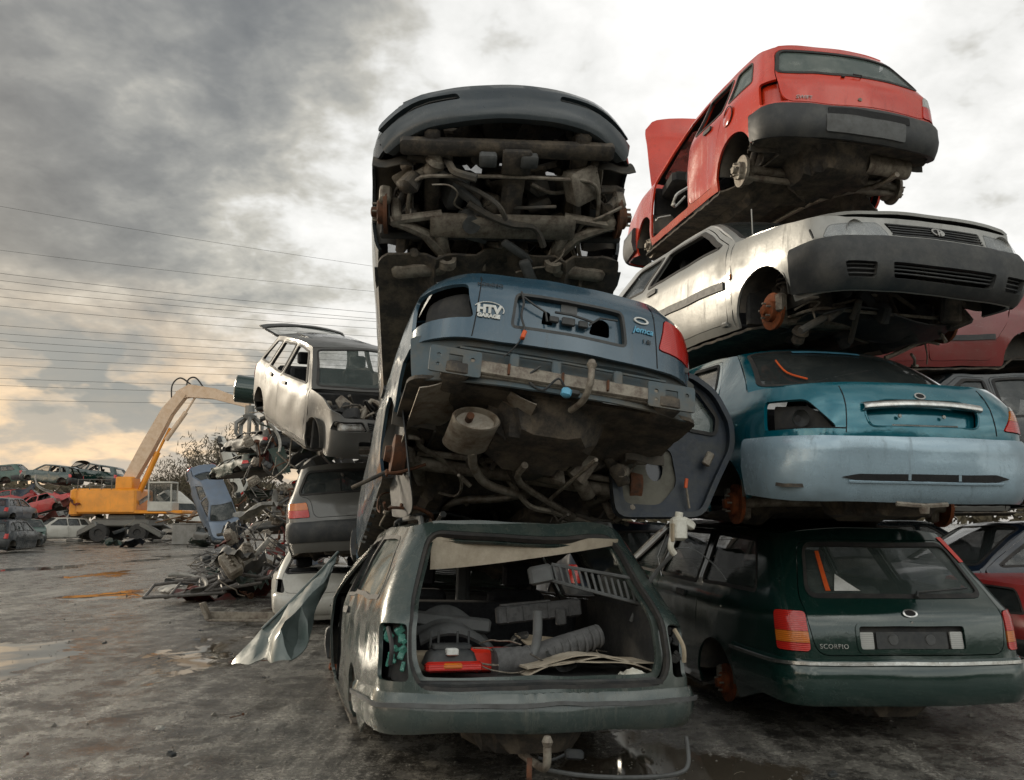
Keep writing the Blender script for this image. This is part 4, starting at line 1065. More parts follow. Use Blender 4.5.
# number plate recess on the boot lid
rc = grow(rp(b.Y([(.31, .72), (.29, .92), (-.29, .92), (-.31, .72)]), .03), .004)
panel('plate_recess', 'slate_blue', rc, lambda u, v: b.R(u, v)+Vector((.035, 0, 0)), [rp([(.17, .775), (.10, .775), (.12, .85), (.16, .86)][::-1], .01), rp([(-.12, .765), (-.25, .765), (-.25, .85), (-.2, .87), (-.14, .83)], .02)], e, -1, .05, .006)
panel('plate_recess_rim', 'plastic', grow(rc, .004), b.R, [grow(rc, -.012)], e, -1, .05, .03, .001)
m = MB(); m.tube([on(b, 'r', -.28, .925, -.01), on(b, 'r', -.1, .93, -.015), on(b, 'r', .2, .925, -.012)], .010, 6); m.tube([on(b, 'r', .26, .90, .01), on(b, 'r', .20, .86, .005), on(b, 'r', .14, .83, .0), on(b, 'r', .13, .775, 0)], .006, 6); m.tube([on(b, 'r', -.10, .80, 0), on(b, 'r', -.16, .85, .004), on(b, 'r', -.26, .86, .004)], .006, 6)
m.box(on(b, 'r', .01, .80, -.01), (.02, .07, .045), (0, 0, 0), .008); m.box(on(b, 'r', -.07, .80, -.01), (.02, .05, .04), (0, 0, 0), .008); m.box(on(b, 'r', .09, .80, -.01), (.02, .05, .035), None, .008); m.tube([on(b, 'r', .09, .84, 0), on(b, 'r', .0, .835, .01), on(b, 'r', -.12, .82, 0)], .007, 6); m.build('lock_linkage', 'plastic', e)
m = MB(); m.tube([on(b, 'r', .27, .93, .01), on(b, 'r', .26, .86, .02), on(b, 'r', .27, .78, .018), on(b, 'r', .25, .70, .03), on(b, 'r', .25, .66, .03)], .006, 6, smooth=4); m.tube([on(b, 'r', .25, .66, .03), on(b, 'r', .29, .60, .0), on(b, 'r', .33, .56, -.02)], .004, 6, smooth=3); m.build('lamp_wire', 'wire', e)
m = MB(); m.box(on(b, 'r', .252, .665, .03), (.03, .022, .05), (15, 0, 0), .006); m.build('bulb_holder', 'orange', e)
panel('label_plate', 'grey_plastic', rect(-.04, .05, .86, .92, .01), lambda u, v: on(b, 'r', u, v, -.025), (), e, -1, .05, .004)
rtext(cB, 'r', 'HTV', .43, .80, .062, 'sticker', 'sticker', bold=.004); rtext(cB, 'r', 'GARAGE', .43, .762, .029, 'sticker', 'sticker', bold=.002)
m = MB(); m.tube([on(b, 'r',   .43+.075*math.cos(t), .80+.045*math.sin(t), .006) for t in np.linspace(R_(20), R_(200), 16)], .003, 5); m.build('sticker_arc', 'sticker', e)
oval(cB, 'r', -.40, .895, .048, .020, 'sticker', None)
rtext(cB, 'r', 'jemca', -.41, .838, .050, 'sticker_blue', 'sticker', italic=.3, bold=.001); rtext(cB, 'r', '1.8i', -.43, .775, .036, 'plastic', 'badge'); rtext(cB, 'r', 'MONDEO', .43, .955, .030, 'plastic', 'badge')
m = MB(); q = on(b, 'r', -.70, .71, .002); m.lathe([(0, .018), (.006, .016), (.006, .001)], q, (-1, 0, 0), 14); m.build('lock', 'plastic', e)
m = MB(); m.tube([b.R(u, .752) for u in np.linspace(-b.uy(.835, .75), -b.uy(.51, .75), 8)], .004, 5); m.build('shut_line', 'mesh_slot', e)

# ---- black car: bare engine bay seen from below
e, b = cC.e, cC.b
m = MB()
for sd in (1, -1):
    m.box((3.55, sd*.44, .42), (1.2, .09, .12), (0, 2, 0), .02)
m.box((4.05, 0, .34), (.10, 1.25, .07), None, .02); m.box((3.98, 0, .72), (.07, 1.3, .06), None, .02)
m.box((3.62, .04, .32), (.80, .13, .09), (0, 0, 2), .03); m.box((4.0, .05, .28), (.16, .17, .05), None, .02)
m.build('chassis_rail', 'underseal', e)
engine_junk(e, (3.1, 3.98, -.62, .62, .30, .75), 4, 90, ('underseal', 'dirty_metal', 'liner'))
for y in (-.12, .12): m = MB(); m.box((4.02, y, .27), (.08, .10, .06), None, .01); m.build('radiator_mount', 'grey_plastic', e)
m = MB(); m.box((3.72, -.30, .40), (.26, .11, .16), (20, 0, 14), .03); m.lathe([(0, .02), (.0, .07), (.06, .085), (.09, .06), (.13, .055), (.13, .001)], (3.55, -.22, .33), (.3, .2, -1), 18)
m.tube([(3.75, -.28, .34), (3.65, -.15, .28), (3.5, -.24, .26), (3.42, -.10, .28)], .03, 10, smooth=4); m.build('gearbox_remains', 'grey_plastic', e)
m = MB(); m.box((3.0, .28, .20), (.72, .07, .05), (0, 3, -22), .012); m.box((3.35, .14, .22), (.35, .05, .04), (0, 3, -50), .012); m.build('subframe_strut', 'grey_plastic', e)
m = MB()
for sd in (1, -1):
    m.box((3.22, sd*.52, .22), (.10, .34, .10), (0, 8, sd*8), .03); m.lathe([(-.03, .03), (-.03, .06), (.03, .06), (.03, .03)], (3.30, sd*.34, .2), (1, 0, 0), 12)
m.build('suspension_bush', 'dirty_metal', e)
for sd in (1, -1):
    m = MB(); m.sheet(lambda u, v: (3.22-.45*v, sd*(.44+.36*u), .22+.05*math.sin(PI*u)*math.sin(PI*v)+(.25*max(0, u+v-1.25))), 8, 8, .008); m.build('arch_splash_guard', 'grey_plastic', e)
wires(e, 'wiring_loom', 'dirty_metal', 14, (3.0, 3.9, -.72, .72, .18, .5), 12, .008, .6)
wires(e, 'hose', 'liner', 8, (3.2, 3.95, -.6, .6, .15, .5), 15, .013, .6)
exhaust(e, [(3.2, -.1, .17), (2.9, -.08, .15), (2.4, -.05, .15), (1.2, 0, .16)], .024)
m = MB(); m.box((2.75, 0, .19), (.35, .3, .06), None, .03); m.build('heat_shield', 'exhaust', e)

# ---- red hatchback
e, b = cD.e, cD.b
pr = rp(b.Y([(.30, .46), (.30, .60), (-.30, .60), (-.30, .46)]), .02)
panel('plate_recess', 'mesh_slot', rp(b.Y([(.28, .545), (.28, .605), (-.38, .605), (-.38, .545)]), .01), b.R, (), e, -1, .05, .004, .040)
panel('plate_panel', 'grey_plastic', rp(b.Y([(.30, .42), (.30, .545), (-.34, .545), (-.34, .42)]), .015), b.R, (), e, -1, .05, .01, .045)
m = MB(); m.lathe([(0, .085), (.006, .085), (.010, .078), (.010, .001)], b.R(b.ux(.78, .80), .80), (0, 1, .12), 26); m.build('fuel_flap', 'red_paint', e)
m = MB(); m.tube([b.R(b.ux(.78, .80), .80)+Vector((.088*math.cos(t), .004, .088*math.sin(t))) for t in np.linspace(0, 2*PI, 25)], .004, 5); m.build('shut_line', 'mesh_slot', e)
rtext(cD, 'r', 'SWIFT', .45, .70, .045, 'silver', 'badge', italic=.2)
m = MB(); m.tube([on(b, 'r', -.05, .94, .0), on(b, 'r', -.05, .955, .03), on(b, 'r', .02, .96, .03)], .006, 6); m.box(on(b, 'r', .10, .935, .012), (.02, .03, .015), None, .004); m.build('wiper_stub', 'plastic', e)
m = MB(); m.lathe([(0, .016), (.006, .014), (.006, .001)], on(b, 'r', 0, .72, .002), (-1, 0, 0), 12); m.build('lock', 'dirty_metal', e)
panel('lamp_housing', 'red_paint', grow(cD.LT[0], -.012), lambda u, v: b.R(u, v)+Vector((.05, -.03, 0)), [circ(cD.LT[0][0][0]*.93, .74, .03, 12), circ(cD.LT[0][0][0]*.93, .82, .028, 12)], e, -1, .05, .006)
m = MB(); m.cyl((.62, -.72, .24), (.62, .72, .24), .026, seg=10); m.build('axle_tube', 'dirty_metal', e)
wires(e, 'wiring_loom', 'sticker', 3, (2.0, 2.6, .45, .78, .45, .8), 3, .008, .7)
exhaust(e, [(.25, -.45, .26), (.5, -.4, .24), (1.0, -.1, .22), (2.5, 0, .2)], .022); m = MB(); cyl_oval(m, (.30, -.22, .34), (.1, -1, 0), .06, .08, .36); m.build('silencer', 'dirty_metal', e)

# ---- silver coupe
e, b = cE.e, cE.b
oval(cE, 'f', 0, .695, .052, .030, 'chrome', 'mesh_slot', .014); 
rtext(cE, 'f', 'H', 0, .694, .048, 'chrome', 'badge', italic=.35, bold=.004).location = (.016, 0, 0)
panel('indicator_light', 'lens_amber', b.S([(3.0, .62), (3.06, .62), (3.06, .66), (3.0, .66)], 'f', -1, r=.01), b.F, (), e, 1, .03, .012, .012)
m = MB(); m.tube([(3.0, -.60, .93), (3.02, -.62, 1.18)], .005, 6); m.build('aerial', 'silver', e)
engine_junk(e, (3.0, 3.8, -.55, .55, .16, .45), 9, 33, ('inner', 'underseal', 'liner'))
m = MB(); m.sheet(lambda u, v: (3.75-.5*u, -.55+1.1*v, .22+.05*math.sin(6*v)+.04*math.sin(5*u+2*v)), 10, 12, .01); m.build('undertray', 'plastic', e)
wires(e, 'wiring_loom', 'dirty_metal', 8, (3.1, 3.7, -.75, .75, .05, .4), 21, .008, .5)
m = MB(); m.tube([b.F(b.ux(x, .30, 'f')*-1, .30) for x in np.linspace(2.9, 2.96, 3)], .02, 6); m.build('jacking_point', 'silver', e)

for c_, hs_ in ((cE, ([(.48, .38), (.48, .46), (.66, .46), (.64, .38)], [(-.48, .38), (-.48, .46), (-.66, .46), (-.64, .38)])), (cC, ([(.28, .49), (.30, .56), (.72, .57), (.70, .485)], [(-.28, .49), (-.30, .56), (-.72, .57), (-.70, .485)]))):
    for h_ in hs_:
        hp = rp(c_.b.Y(h_, 'f'), .02); panel('lamp_recess', 'mesh_slot', grow(hp, .004), c_.b.F, (), c_.e, 1, .05, .004, .008)
        zz_ = sorted(p[1] for p in h_); m = MB()
        for k in range(3): m.tube([c_.b.F(c_.b.uy(y, z_, 'f'), z_)+Vector((.022, 0, 0)) for z_ in [zz_[0]+(zz_[-1]-zz_[0])*(k+.5)/3] for y in np.linspace(h_[0][0], h_[2][0], 6)], .005, 6)
        m.build('intake_bar', 'plastic', c_.e)
# ---- teal saloon
e, b = cF.e, cF.b
rc = rp(b.Y([(.33, .755), (.35, .86), (.24, .915), (-.24, .915), (-.35, .86), (-.33, .755)]), .04)
panel('plate_recess', 'teal', grow(rc, .006), lambda u, v: b.R(u, v)+Vector((.045, 0, 0)), (), e, -1, .05, .006)
m = MB(); m.tube([b.R(u, v)+Vector((-.002, 0, 0)) for u, v in rc+rc[:1]], .006, 6); m.build('recess_edge', 'teal', e)
m = MB()
def bar(u, v):
    y = .36-.72*u; t = v*PI; z = .893-.022*abs(2*u-1)**2; return on(b, 'r', y, z+.020*math.cos(t), .006+.028*math.sin(t))
m.sheet(bar, 18, 6, .004); m.build('plate_lamp_bar', 'chrome', e)
oval(cF, 'r', 0, .935, .040, .020, 'chrome', 'mesh_slot')
m = MB()
for y in (.14, -.13): m.lathe([(0, .012), (.008, .010), (.008, .001)], on(b, 'r', y, .82, -.025), (-1, 0, 0), 10)
m.tube([on(b, 'r', .20, .765, -.012), on(b, 'r', -.20, .765, -.012)], .005, 6); m.build('plate_screw', 'chrome', e)
sl = rp(b.Y([(.50, .475), (.40, .495), (-.40, .495), (-.50, .475), (-.40, .457), (.40, .457)]), .015)
panel('bumper_vent', 'mesh_slot', sl, b.R, (), e, -1, .04, .004, .042)
m = MB()
for y in (.14, -.16): m.tube([on(b, 'r', y, .46, .040), on(b, 'r', y, .493, .040)], .009, 6)
m.tube([on(b, 'r', y, .447, .040) for y in np.linspace(.46, -.46, 12)], .009, 6); m.build('vent_bar', 'light_blue', e)
m = MB(); m.tube([on(b, 'r', y, .745, .003) for y in np.linspace(.46, .74, 6)], .004, 5); m.build('shut_line', 'mesh_slot', e)
m = MB(); q = on(b, 'r', .66, .80, -.03); m.lathe([(0, .02), (.02, .045), (.04, .05)], q, (-1, 0, 0), 16); m.build('bulb_carrier', 'plastic', e)
m = MB(); m.lathe([(-.02, .001), (-.02, .025), (.02, .03), (.02, .001)], (-.02, .05, .30), (0, 0, 1), 12); m.tube([(.0, .2, .33), (-.03, .05, .32), (0, -.1, .33)], .014, 6); m.build('tow_eye', 'dirty_metal', e)
fnr, hbw = b.screen('r')
panel('sunstrip', 'sticker_blue', rp([(-.30, .86), (.30, .86), (.30, .90), (-.30, .90)], .005), fnr, (), e, -1, .05, .003, .006)
m = MB(); m.tube([fnr(-u, v)+Vector((-.01, 0, .01)) for u, v in ((-.50, .6), (-.47, .3), (-.36, .16))], .007, 6, smooth=4); m.build('wire_loop', 'orange', e)

# ---- dark green estate
e, b = cG.e, cG.b
rc = rp(b.Y([(.36, .69), (.36, .84), (-.36, .84), (-.36, .69)]), .03)
panel('plate_recess', 'inner', grow(rc, .004), lambda u, v: b.R(u, v)+Vector((.03, 0, 0)), (), cG.gate, -1, .06, .006)
panel('plate_panel', 'plastic', rp(b.Y([(.24, .70), (.24, .80), (-.24, .80), (-.24, .70)]), .01), b.R, (), cG.gate, -1, .06, .006, -.012)
panel('plate_surround', 'dark_green', grow(rc, .016), b.R, [grow(rc, -.008)], cG.gate, -1, .05, .02, .008)
for s_ in (1, -1): panel('reversing_light', 'lens_clear', rp(b.Y([(s_*.345, .70), (s_*.345, .80), (s_*.26, .80), (s_*.26, .70)]), .01), b.R, (), cG.gate, -1, .05, .01, -.008)
m = MB()
for y in (.13, -.12): m.lathe([(0, .035), (.006, .03), (.006, .001)], on(b, 'r', y, .75, -.01), (-1, 0, 0), 14)
m.build('plate_light', 'grey_plastic', cG.gate)
oval(cG, 'r', 0, .905, .055, .022, 'chrome', 'mesh_slot', par=cG.gate)
rtext(cG, 'r', 'SCORPIO', .52, .715, .040, 'chrome', 'badge', spacing=1.1)
m = MB(); m.lathe([(0, .009), (.006, .008), (.006, .001)], on(b, 'r', 0, .855, .004), (-1, 0, 0), 12); m.build('lock', 'chrome', cG.gate)
panel('window_mark', 'orange', [(b.uy(.47, 1.04), 1.03), (b.uy(.44, 1.04), 1.03), (b.uy(.42, 1.26), 1.27), (b.uy(.445, 1.26), 1.27)], b.R, (), cG.gate, -1, .05, .002, .004)  # flat orange strip laid on the rear glass
panel('window_mark', 'sticker', [(b.uy(.42, 1.03), 1.03), (b.uy(.25, 1.03), 1.03), (b.uy(.37, 1.14), 1.13)], b.R, (), cG.gate, -1, .05, .002, .004)  # flat white triangle laid on the rear glass
m = MB(); m.tube([on(b, 'r', y, z, .03) for y, z in ((-.1, 1.0), (-.12, 1.03), (-.2, 1.035), (-.5, 1.05))], [.012, .010, .008, .006], 6); m.build('rear_wiper', 'plastic', cG.gate)
panel('red_tape', 'bright_red', [(b.uy(-.52, 1.30), 1.36), (b.uy(-.57, 1.30), 1.36), (b.uy(-.61, 1.2), 1.2), (b.uy(-.57, 1.2), 1.2)], b.R, (), e, -1, .05, .003, .006)
m = MB(); m.tube([b.R(b.ux(x, z), z)+Vector((0, .006, 0)) for x, z in ((2.3, .95), (2.6, 1.1), (2.64, 1.3))], .006, 5); m.build('aerial', 'chrome', e)
m = MB(); m.box((3.15, .93, 1.02), (.12, .18, .13), (0, 0, 12), .03); m.build('door_mirror', 'dark_green', e)

# ---- open estate: frame details, load bay trim
e, b = cA.e, cA.b
rg = random.Random(5)
for s_ in (0, 1):
    m = MB(); P = cA.LT[s_]; u0 = min(p[0] for p in P); u1 = max(p[0] for p in P)
    for k in range(16):
        u = rg.uniform(u0+.03, u1-.03); z = rg.uniform(.68, .86); p = b.R(u, z)+Vector((.07, -.01*(1-2*s_), 0)); m.box(p, (.02, rg.uniform(.015, .04), rg.uniform(.02, .05)), (rg.uniform(0, 60), rg.uniform(-30, 30), 0), .004)
    m.build('broken_lamp', 'glass_green' if s_ == 0 else 'inner', e)
    m = MB(); m.tube([b.R((u0+u1)/2, .70)+Vector((.0, 0, 0)), b.R((u0+u1)/2, .78)+Vector((-.02, 0, 0)), b.R((u0+u1)/2+.02, .86)+Vector((.03, 0, 0))], .012, 6, smooth=4); m.build('lamp_wire', 'card' if s_ else 'wire', e)
m = MB(); m.box((.55, 0, .61), (.95, 1.25, .03), None, .01); m.build('load_floor', 'inner', e)
for sd in (1, -1): m = MB(); m.box((.75, sd*.68, .80), (1.0, .10, .40), (sd*4, 0, 0), .04); m.build('load_bay_trim', 'inner', e)
m = MB(); m.tube([on(b, 'r', y, .618, .0)+Vector((.02, 0, .0)) for y in np.linspace(.58, -.58, 9)], .014, 6); m.build('load_sill', 'plastic', e)
m = MB(); m.tube([(1.85, .05, .62), (1.8, .05, 1.34)], .025, 8); m.box((1.8, .09, 1.02), (.05, .07, .30), None, .01); m.build('belt_post', 'grey_plastic', e)
def hl(u, v):     # headlining sagging from the roof edge
    y = .52-1.06*u; return (.50+.55*v, y, 1.36-.03*(1-v)-.01*math.sin(8*u)-.02*(1-v))
m = MB(); m.sheet(hl, 16, 6, .006); m.build('headlining', 'headliner', e)
def hl2(u, v): y = .52-1.06*u; return (.50+.02*v+.02*math.sin(5*u), y, 1.335-(.19-.16*u**1.3)*v)
m = MB(); m.sheet(hl2, 16, 5, .006); m.build('headlining_flap', 'headliner', e)
m = MB(); m.tube([(.35, .04, .24), (.05, .03, .24), (-.02, .02, .26), (-.03, .02, .34)], .02, 10, smooth=4); m.lathe([(-.03, .001), (-.026, .016), (0, .028), (.026, .016), (.03, .001)], (-.03, .02, .365), (0, 0, 1), 16); m.box((.3, 0, .40), (.08, 1.1, .06), None, .01)
m.build('tow_ball', 'dirty_metal', e)
m = MB(); m.lathe([(-.012, .03), (-.012, .058), (.012, .058), (.012, .03), (-.012, .03)], (-.01, .10, .235), (.3, 1, 0), 20); m.build('tow_ring', 'rust', e)
m = MB(); m.box((.05, -.14, .29), (.05, .09, .045), (5, 0, 0), .01); m.tube([(.05, -.09, .29), (.04, -.02, .27), (.05, .04, .28)], .007, 6, smooth=3); m.build('tow_socket', 'plastic', e)
m = MB(); m.tube([(.12, -.02, .21), (.06, -.2, .19), (.05, -.45, .175), (.07, -.68, .18), (.10, -.76, .22), (.14, -.77, .34)], .011, 8, smooth=5); m.build('loose_cable', 'grey_plastic', e)
# roof rails, peeled drip strip
for sd in (1, -1):
    m = MB(); m.tube([(x, sd*(b.hwid(x, b.topz(x))-.05), b.topz(x)+z) for x, z in ((.62, .0), (.66, .045), (.85, .055), (1.2, .05), (1.5, .05), (1.56, .0))], .016, 8); m.build('roof_rail', 'grey_plastic', e)
wires(e, 'peeled_trim', 'plastic', 3, (.7, 1.6, -.5, .6, 1.40, 1.50), 6, .010, .9)
# bent front wing peeled outward and hanging to the ground, left of the car
MAi = Matrix.LocRotScale(cA.e.location, cA.e.rotation_euler, cA.e.scale).inverted()
wv = [(338, 552, 7.6), (318, 574, 7.3), (292, 600, 7.15), (262, 629, 7.0), (229, 665, 6.85), (248, 665, 6.6), (264, 659, 6.55), (272, 664, 6.35), (291, 662, 6.3), (310, 642, 6.5), (318, 606, 6.9), (334, 570, 7.3), (279, 628, 6.45), (300, 604, 6.75), (268, 640, 6.85), (322, 583, 7.05), (296, 640, 6.62), (306, 620, 6.62)]
wf_ = [(0, 1, 15), (0, 15, 11), (1, 2, 13), (1, 13, 15), (2, 3, 14), (2, 14, 12), (2, 12, 13), (3, 4, 5), (3, 5, 14), (14, 5, 6), (14, 6, 12), (12, 6, 7), (12, 7, 8), (12, 8, 16), (16, 8, 9), (16, 9, 17), (12, 16, 13), (13, 16, 17), (13, 17, 10), (17, 9, 10), (13, 10, 15), (15, 10, 11)]
bm = bmesh.new(); bv = [bm.verts.new(MAi @ at(*p)) for p in wv]
for f in wf_: bm.faces.new([bv[i] for i in f])
bmesh.ops.subdivide_edges(bm, edges=bm.edges[:], cuts=3, use_grid_fill=True)
bmesh.ops.smooth_vert(bm, verts=bm.verts[:], factor=.35, use_axis_x=True, use_axis_y=True, use_axis_z=True)
for v in bm.verts: v.co += noise.noise_vector(v.co*6)*.022+noise.noise_vector(v.co*17)*.007
bmesh.ops.recalc_face_normals(bm, faces=bm.faces[:])
bmesh.ops.solidify(bm, geom=bm.faces[:], thickness=.006)
me = bpy.data.meshes.new('peeled_wing'); bm.to_mesh(me); bm.free(); link_mesh('peeled_wing', me, 'pale_green', cA.e)
me.polygons.foreach_set('use_smooth', [True]*len(me.polygons)); me.update(); me.set_sharp_from_angle(angle=R_(24))
m = MB(); m.tube([MAi @ at(*p) for p in ((338, 552, 7.58), (318, 574, 7.28), (292, 600, 7.13), (262, 629, 6.98))], .012, 6); m.build('wing_flange', 'pale_green', cA.e)
# ------------------------------------------------------------------ the second row: silver hatchback on a grey one on a white one
bO = style('hatch', seed=23, dents=.02)
cO = std_car('hatchback_car', 'white car crushed at the bottom of the small stack behind the peeled wing', 'car', bO, 'white_paint', (-2.28, 11.1, -.12), (0, 2, 104), opt=dict(rb='white_paint', gate='shut', hubs=(0,0,0,0), lights=(0, 0), glass=None, backglass=False, sideglass=(0,0,0), screen=False, under=0))
cO.e.scale = (1, 1, .80)
bN = style('hatch', seed=29, dents=.012, light=[(.46,.67),(.785,.67),(.775,.86),(.50,.865)], gate=[(.42,.66),(.45,.90),(.62,.95),(.50,1.29),(-.50,1.29),(-.62,.95),(-.45,.90),(-.42,.66)])
cN = std_car('hatchback_car', 'dark grey hatchback with one red and amber tail light, squeezed under the silver hatchback', 'car', bN, 'grey_paint', (-1.96, 10.6, .72), (-4, 3, 103), opt=dict(hubs=(0,0,0,0), glass='glass_dark', rblim=(.36,.62), under=0, lampfn=bands([(0, .5, 'lens_red'), (.5, 1, 'lens_amber')]), sideglass=(0,0,1)))
bM_ = style('hatch', seed=31, dents=.012, local=[((3.1, -.75, .6), .5, (0, .07, .03))])
cM = std_car('hatchback_car', 'silver hatchback with raised tailgate and missing bonnet, on top of the small stack', 'car', bM_, 'dusty_silver', (-3.25, 12.7, 2.78), (2, 17, -58), opt=dict(gate='up', gate_ang=62, bonnet=None, hubs=(0,0,0,0), fb=None, rb=None, sideglass=(0,0,0), glass='glass_clear', head=(0, 0), nose_open=False, doors=((1,1),(1,1))))
engine_junk(cM.e, (2.9, 3.6, -.6, .6, .5, .85), 6, 45, ('inner', 'dirty_metal', 'liner')); wires(cM.e, 'hose', 'liner', 10, (2.9, 3.65, -.6, .6, .6, .92), 3, .012, .7)
m = MB(); m.box((1.2, 0, 1.405), (.7, .75, .015), (0, 1, 0), .005); m.build('sunroof', 'glass_dark', cM.e)

# cars standing behind the right-hand stack
def wreck(name, label, kind, mat, loc, deg, seed, step=.11, sz=1., **k):
    b = style(kind, seed=seed, dents=.015)
    o = dict(hubs=(0,0,0,0), under=0, glass='glass_dark', seats=1, handles=False, spare=False); o.update(k)
    c = std_car(name, label, 'car', b, mat, loc, deg, None, step, o)
    if sz != 1: c.e.scale = (1, 1, sz)
    return c
wreck('saloon_car', 'dark red car side-on behind the silver coupe, at the right edge', 'sedan', 'dark_red', (6.72, 10.0, 2.78), (0, 1, 180), 41, .08, rubstrip=.52, doors=((1,1),(1,1)), glass='glass_clear')
wreck('estate_car', 'black car under the dark red one, just right of the teal saloon', 'estate', 'black_paint', (7.6, 9.9, 1.30), (0, 0, 181), 43, sz=1.15)
wreck('estate_car', 'dark blue wreck on the ground right of the dark green estate', 'estate', 'dark_blue', (8.3, 10.1, -.15), (0, 0, 183), 44)
wreck('estate_car', 'dark blue estate behind the dark green one, seen through the gap', 'estate', 'dark_blue', (1.55, 10.9, -.15), (0, 0, 98), 45)
wreck('saloon_car', 'black saloon wreck in the gap behind the teal saloon', 'sedan', 'black_paint', (1.30, 10.5, 1.2), (0, 0, 95), 46, sz=.9)
wreck('hatchback_car', 'dark red hatchback wreck deep in the gap between both stacks', 'hatch', 'dark_red', (4.35, 11.6, 1.25), (0, 0, 92), 47, sz=.9)
wreck('hatchback_car', 'grey hatchback wreck under the dark red hatchback in the gap', 'hatch', 'grey_paint', (4.4, 11.5, -.15), (0, 0, 94), 48)

wreck('estate_car', 'flattened red estate at the right edge beside the dark green one', 'estate', 'red_far', (5.35, 7.2, -.1), (0, 0, 96), 49, sz=.6)
for k, (lb, kd, mt_, X_, Y_, z_, dg) in enumerate((('black estate far behind the right-hand stack, lower row', 'estate', 'black_paint', 5.2, 16.5, -.1, 12), ('navy saloon far behind the right-hand stack, lower row', 'sedan', 'dark_blue', 10.6, 16.3, -.1, -8),
    ('grey estate on the black one far behind the right-hand stack', 'estate', 'grey_paint', 5.6, 16.4, 1.25, 4), ('dark green car on the navy saloon far behind the right', 'estate', 'dark_green', 10.9, 16.4, 1.2, 2), ('black saloon far behind the gap between the big stacks', 'sedan', 'black_paint', .4, 17.5, -.1, -6), ('dark red car on the black saloon behind the gap', 'hatch', 'dark_red', .9, 17.3, 1.2, 5),
    ('grey wreck lying far behind the right edge', 'hatch', 'grey_paint', 15.0, 16.5, -.1, 15), ('black wreck on the grey one far behind the right edge', 'hatch', 'black_paint', 14.9, 16.6, 1.2, 5))):
    wreck({'hatch': 'hatchback_car', 'estate': 'estate_car', 'sedan': 'saloon_car'}[kd], lb, kd, mt_, (X_, Y_, z_), (0, 0, dg), 70+k, .14, sz=.97)
# ------------------------------------------------------------------ far cars across the yard
def far(px, py, Yd, kind, mat, label, deg, sz=1, dx=0, **k):
    p = at(px, py, Yd); return wreck({'hatch': 'hatchback_car', 'estate': 'estate_car', 'sedan': 'saloon_car'}[kind], label, kind, mat, (p.x, p.y, p.z), deg, int(px*3+py) % 97, .2, sz, **k)
far(77, 489, 55, 'hatch', 'dark_green', 'dark green hatchback with raised tailgate, top of the far left heap', (3, -5, 172), gate='up', gate_ang=95, glass=None)
far(29, 484, 58, 'estate', 'faded_green', 'faded green car at the left edge of the far heap top', (-2, 6, 190))
far(42, 505, 57, 'hatch', 'red_far', 'red car under the faded green one at the far left', (5, 8, 195), sz=.85)
far(80, 508, 54, 'sedan', 'red_far', 'red saloon tilted nose-down beside the yellow excavator', (0, 14, 178), glass=None)
far(78, 528, 53, 'hatch', 'silver_far', 'silver car under the tilted red saloon', (-6, 9, 165), sz=.9)
far(92, 541, 52, 'hatch', 'white_paint', 'small white car on the ground behind the excavator counterweight', (0, 0, 225))
far(26, 546, 46, 'sedan', 'faded_green', 'green car on the ground at the foot of the far heap', (0, 0, -60))
far(-14, 524, 36, 'hatch', 'dark_blue', 'dark blue car at the left edge, upper of two', (0, 0, 100), sz=.8)
far(-16, 556, 34, 'hatch', 'black_paint', 'black car at the left edge, lower of two', (0, 0, 97))
far(122, 490, 57, 'estate', 'dark_green', 'dark green estate on the silver one behind the excavator', (4, -8, 170), glass=None)
far(118, 512, 58, 'estate', 'silver_far', 'silver estate behind the excavator house', (-3, 4, 195))
far(60, 537, 60, 'sedan', 'grey_paint', 'grey saloon wreck at the bottom of the far heap', (0, 0, 176), sz=.7)
far(196, 473, 45, 'sedan', 'blue_grey', 'blue-grey saloon standing on its nose right of the excavator', (22, 58, -28), glass='glass_dark')
far(163, 505, 62, 'estate', 'white_paint', 'white car leaning behind the excavator cab', (0, 25, -40))
far(228, 545, 47, 'hatch', 'grey_paint', 'low grey wreck beside the blue-grey saloon', (0, -6, 170), sz=.6)
far(232, 500, 50, 'hatch', 'white_paint', 'white wreck upended beside the scrap heap', (0, -70, 200), sz=.8, glass=None)

# ------------------------------------------------------------------ scrap heap: flattened cars and loose scrap
mats_ = ['crushed_white', 'crushed_red', 'crushed_grey', 'crushed_blue', 'crushed_black', 'crushed_green', 'crushed_grey', 'crushed_blue', 'crushed_red', 'crushed_grey']
zc_ = -.1
names_ = ['white', 'dark red', 'grey', 'dark blue', 'black', 'dark green', 'dull grey', 'navy', 'rusty red', 'dull grey']
ord_ = ['lowest', 'second', 'third', 'fourth', 'fifth', 'sixth', 'seventh', 'eighth', 'ninth', 'topmost']
for k in range(9):
    kind = ('hatch', 'sedan', 'hatch')[k % 3]; b = style(kind, seed=50+k, dents=.05)
    c = std_car('crushed_car', 'flattened %s car, %s layer from below in the tall scrap heap' % (names_[k], ord_[k]), 'crushed car', b, mats_[k], (-5.6+.5*math.sin(k*2.1), 21.9+.4*math.cos(k*1.7), zc_), (random.uniform(-7, 7), random.uniform(-7, 7), 96+random.uniform(-30, 30)), 'flattened cars in the scrap heap', .16,
        dict(hubs=(0,0,0,0), under=0, glass=None, sideglass=(0,0,0), backglass=False, screen=False, handles=False, spare=False, seats=0))
    c.e.scale = (1, 1, .42); zc_ += .52
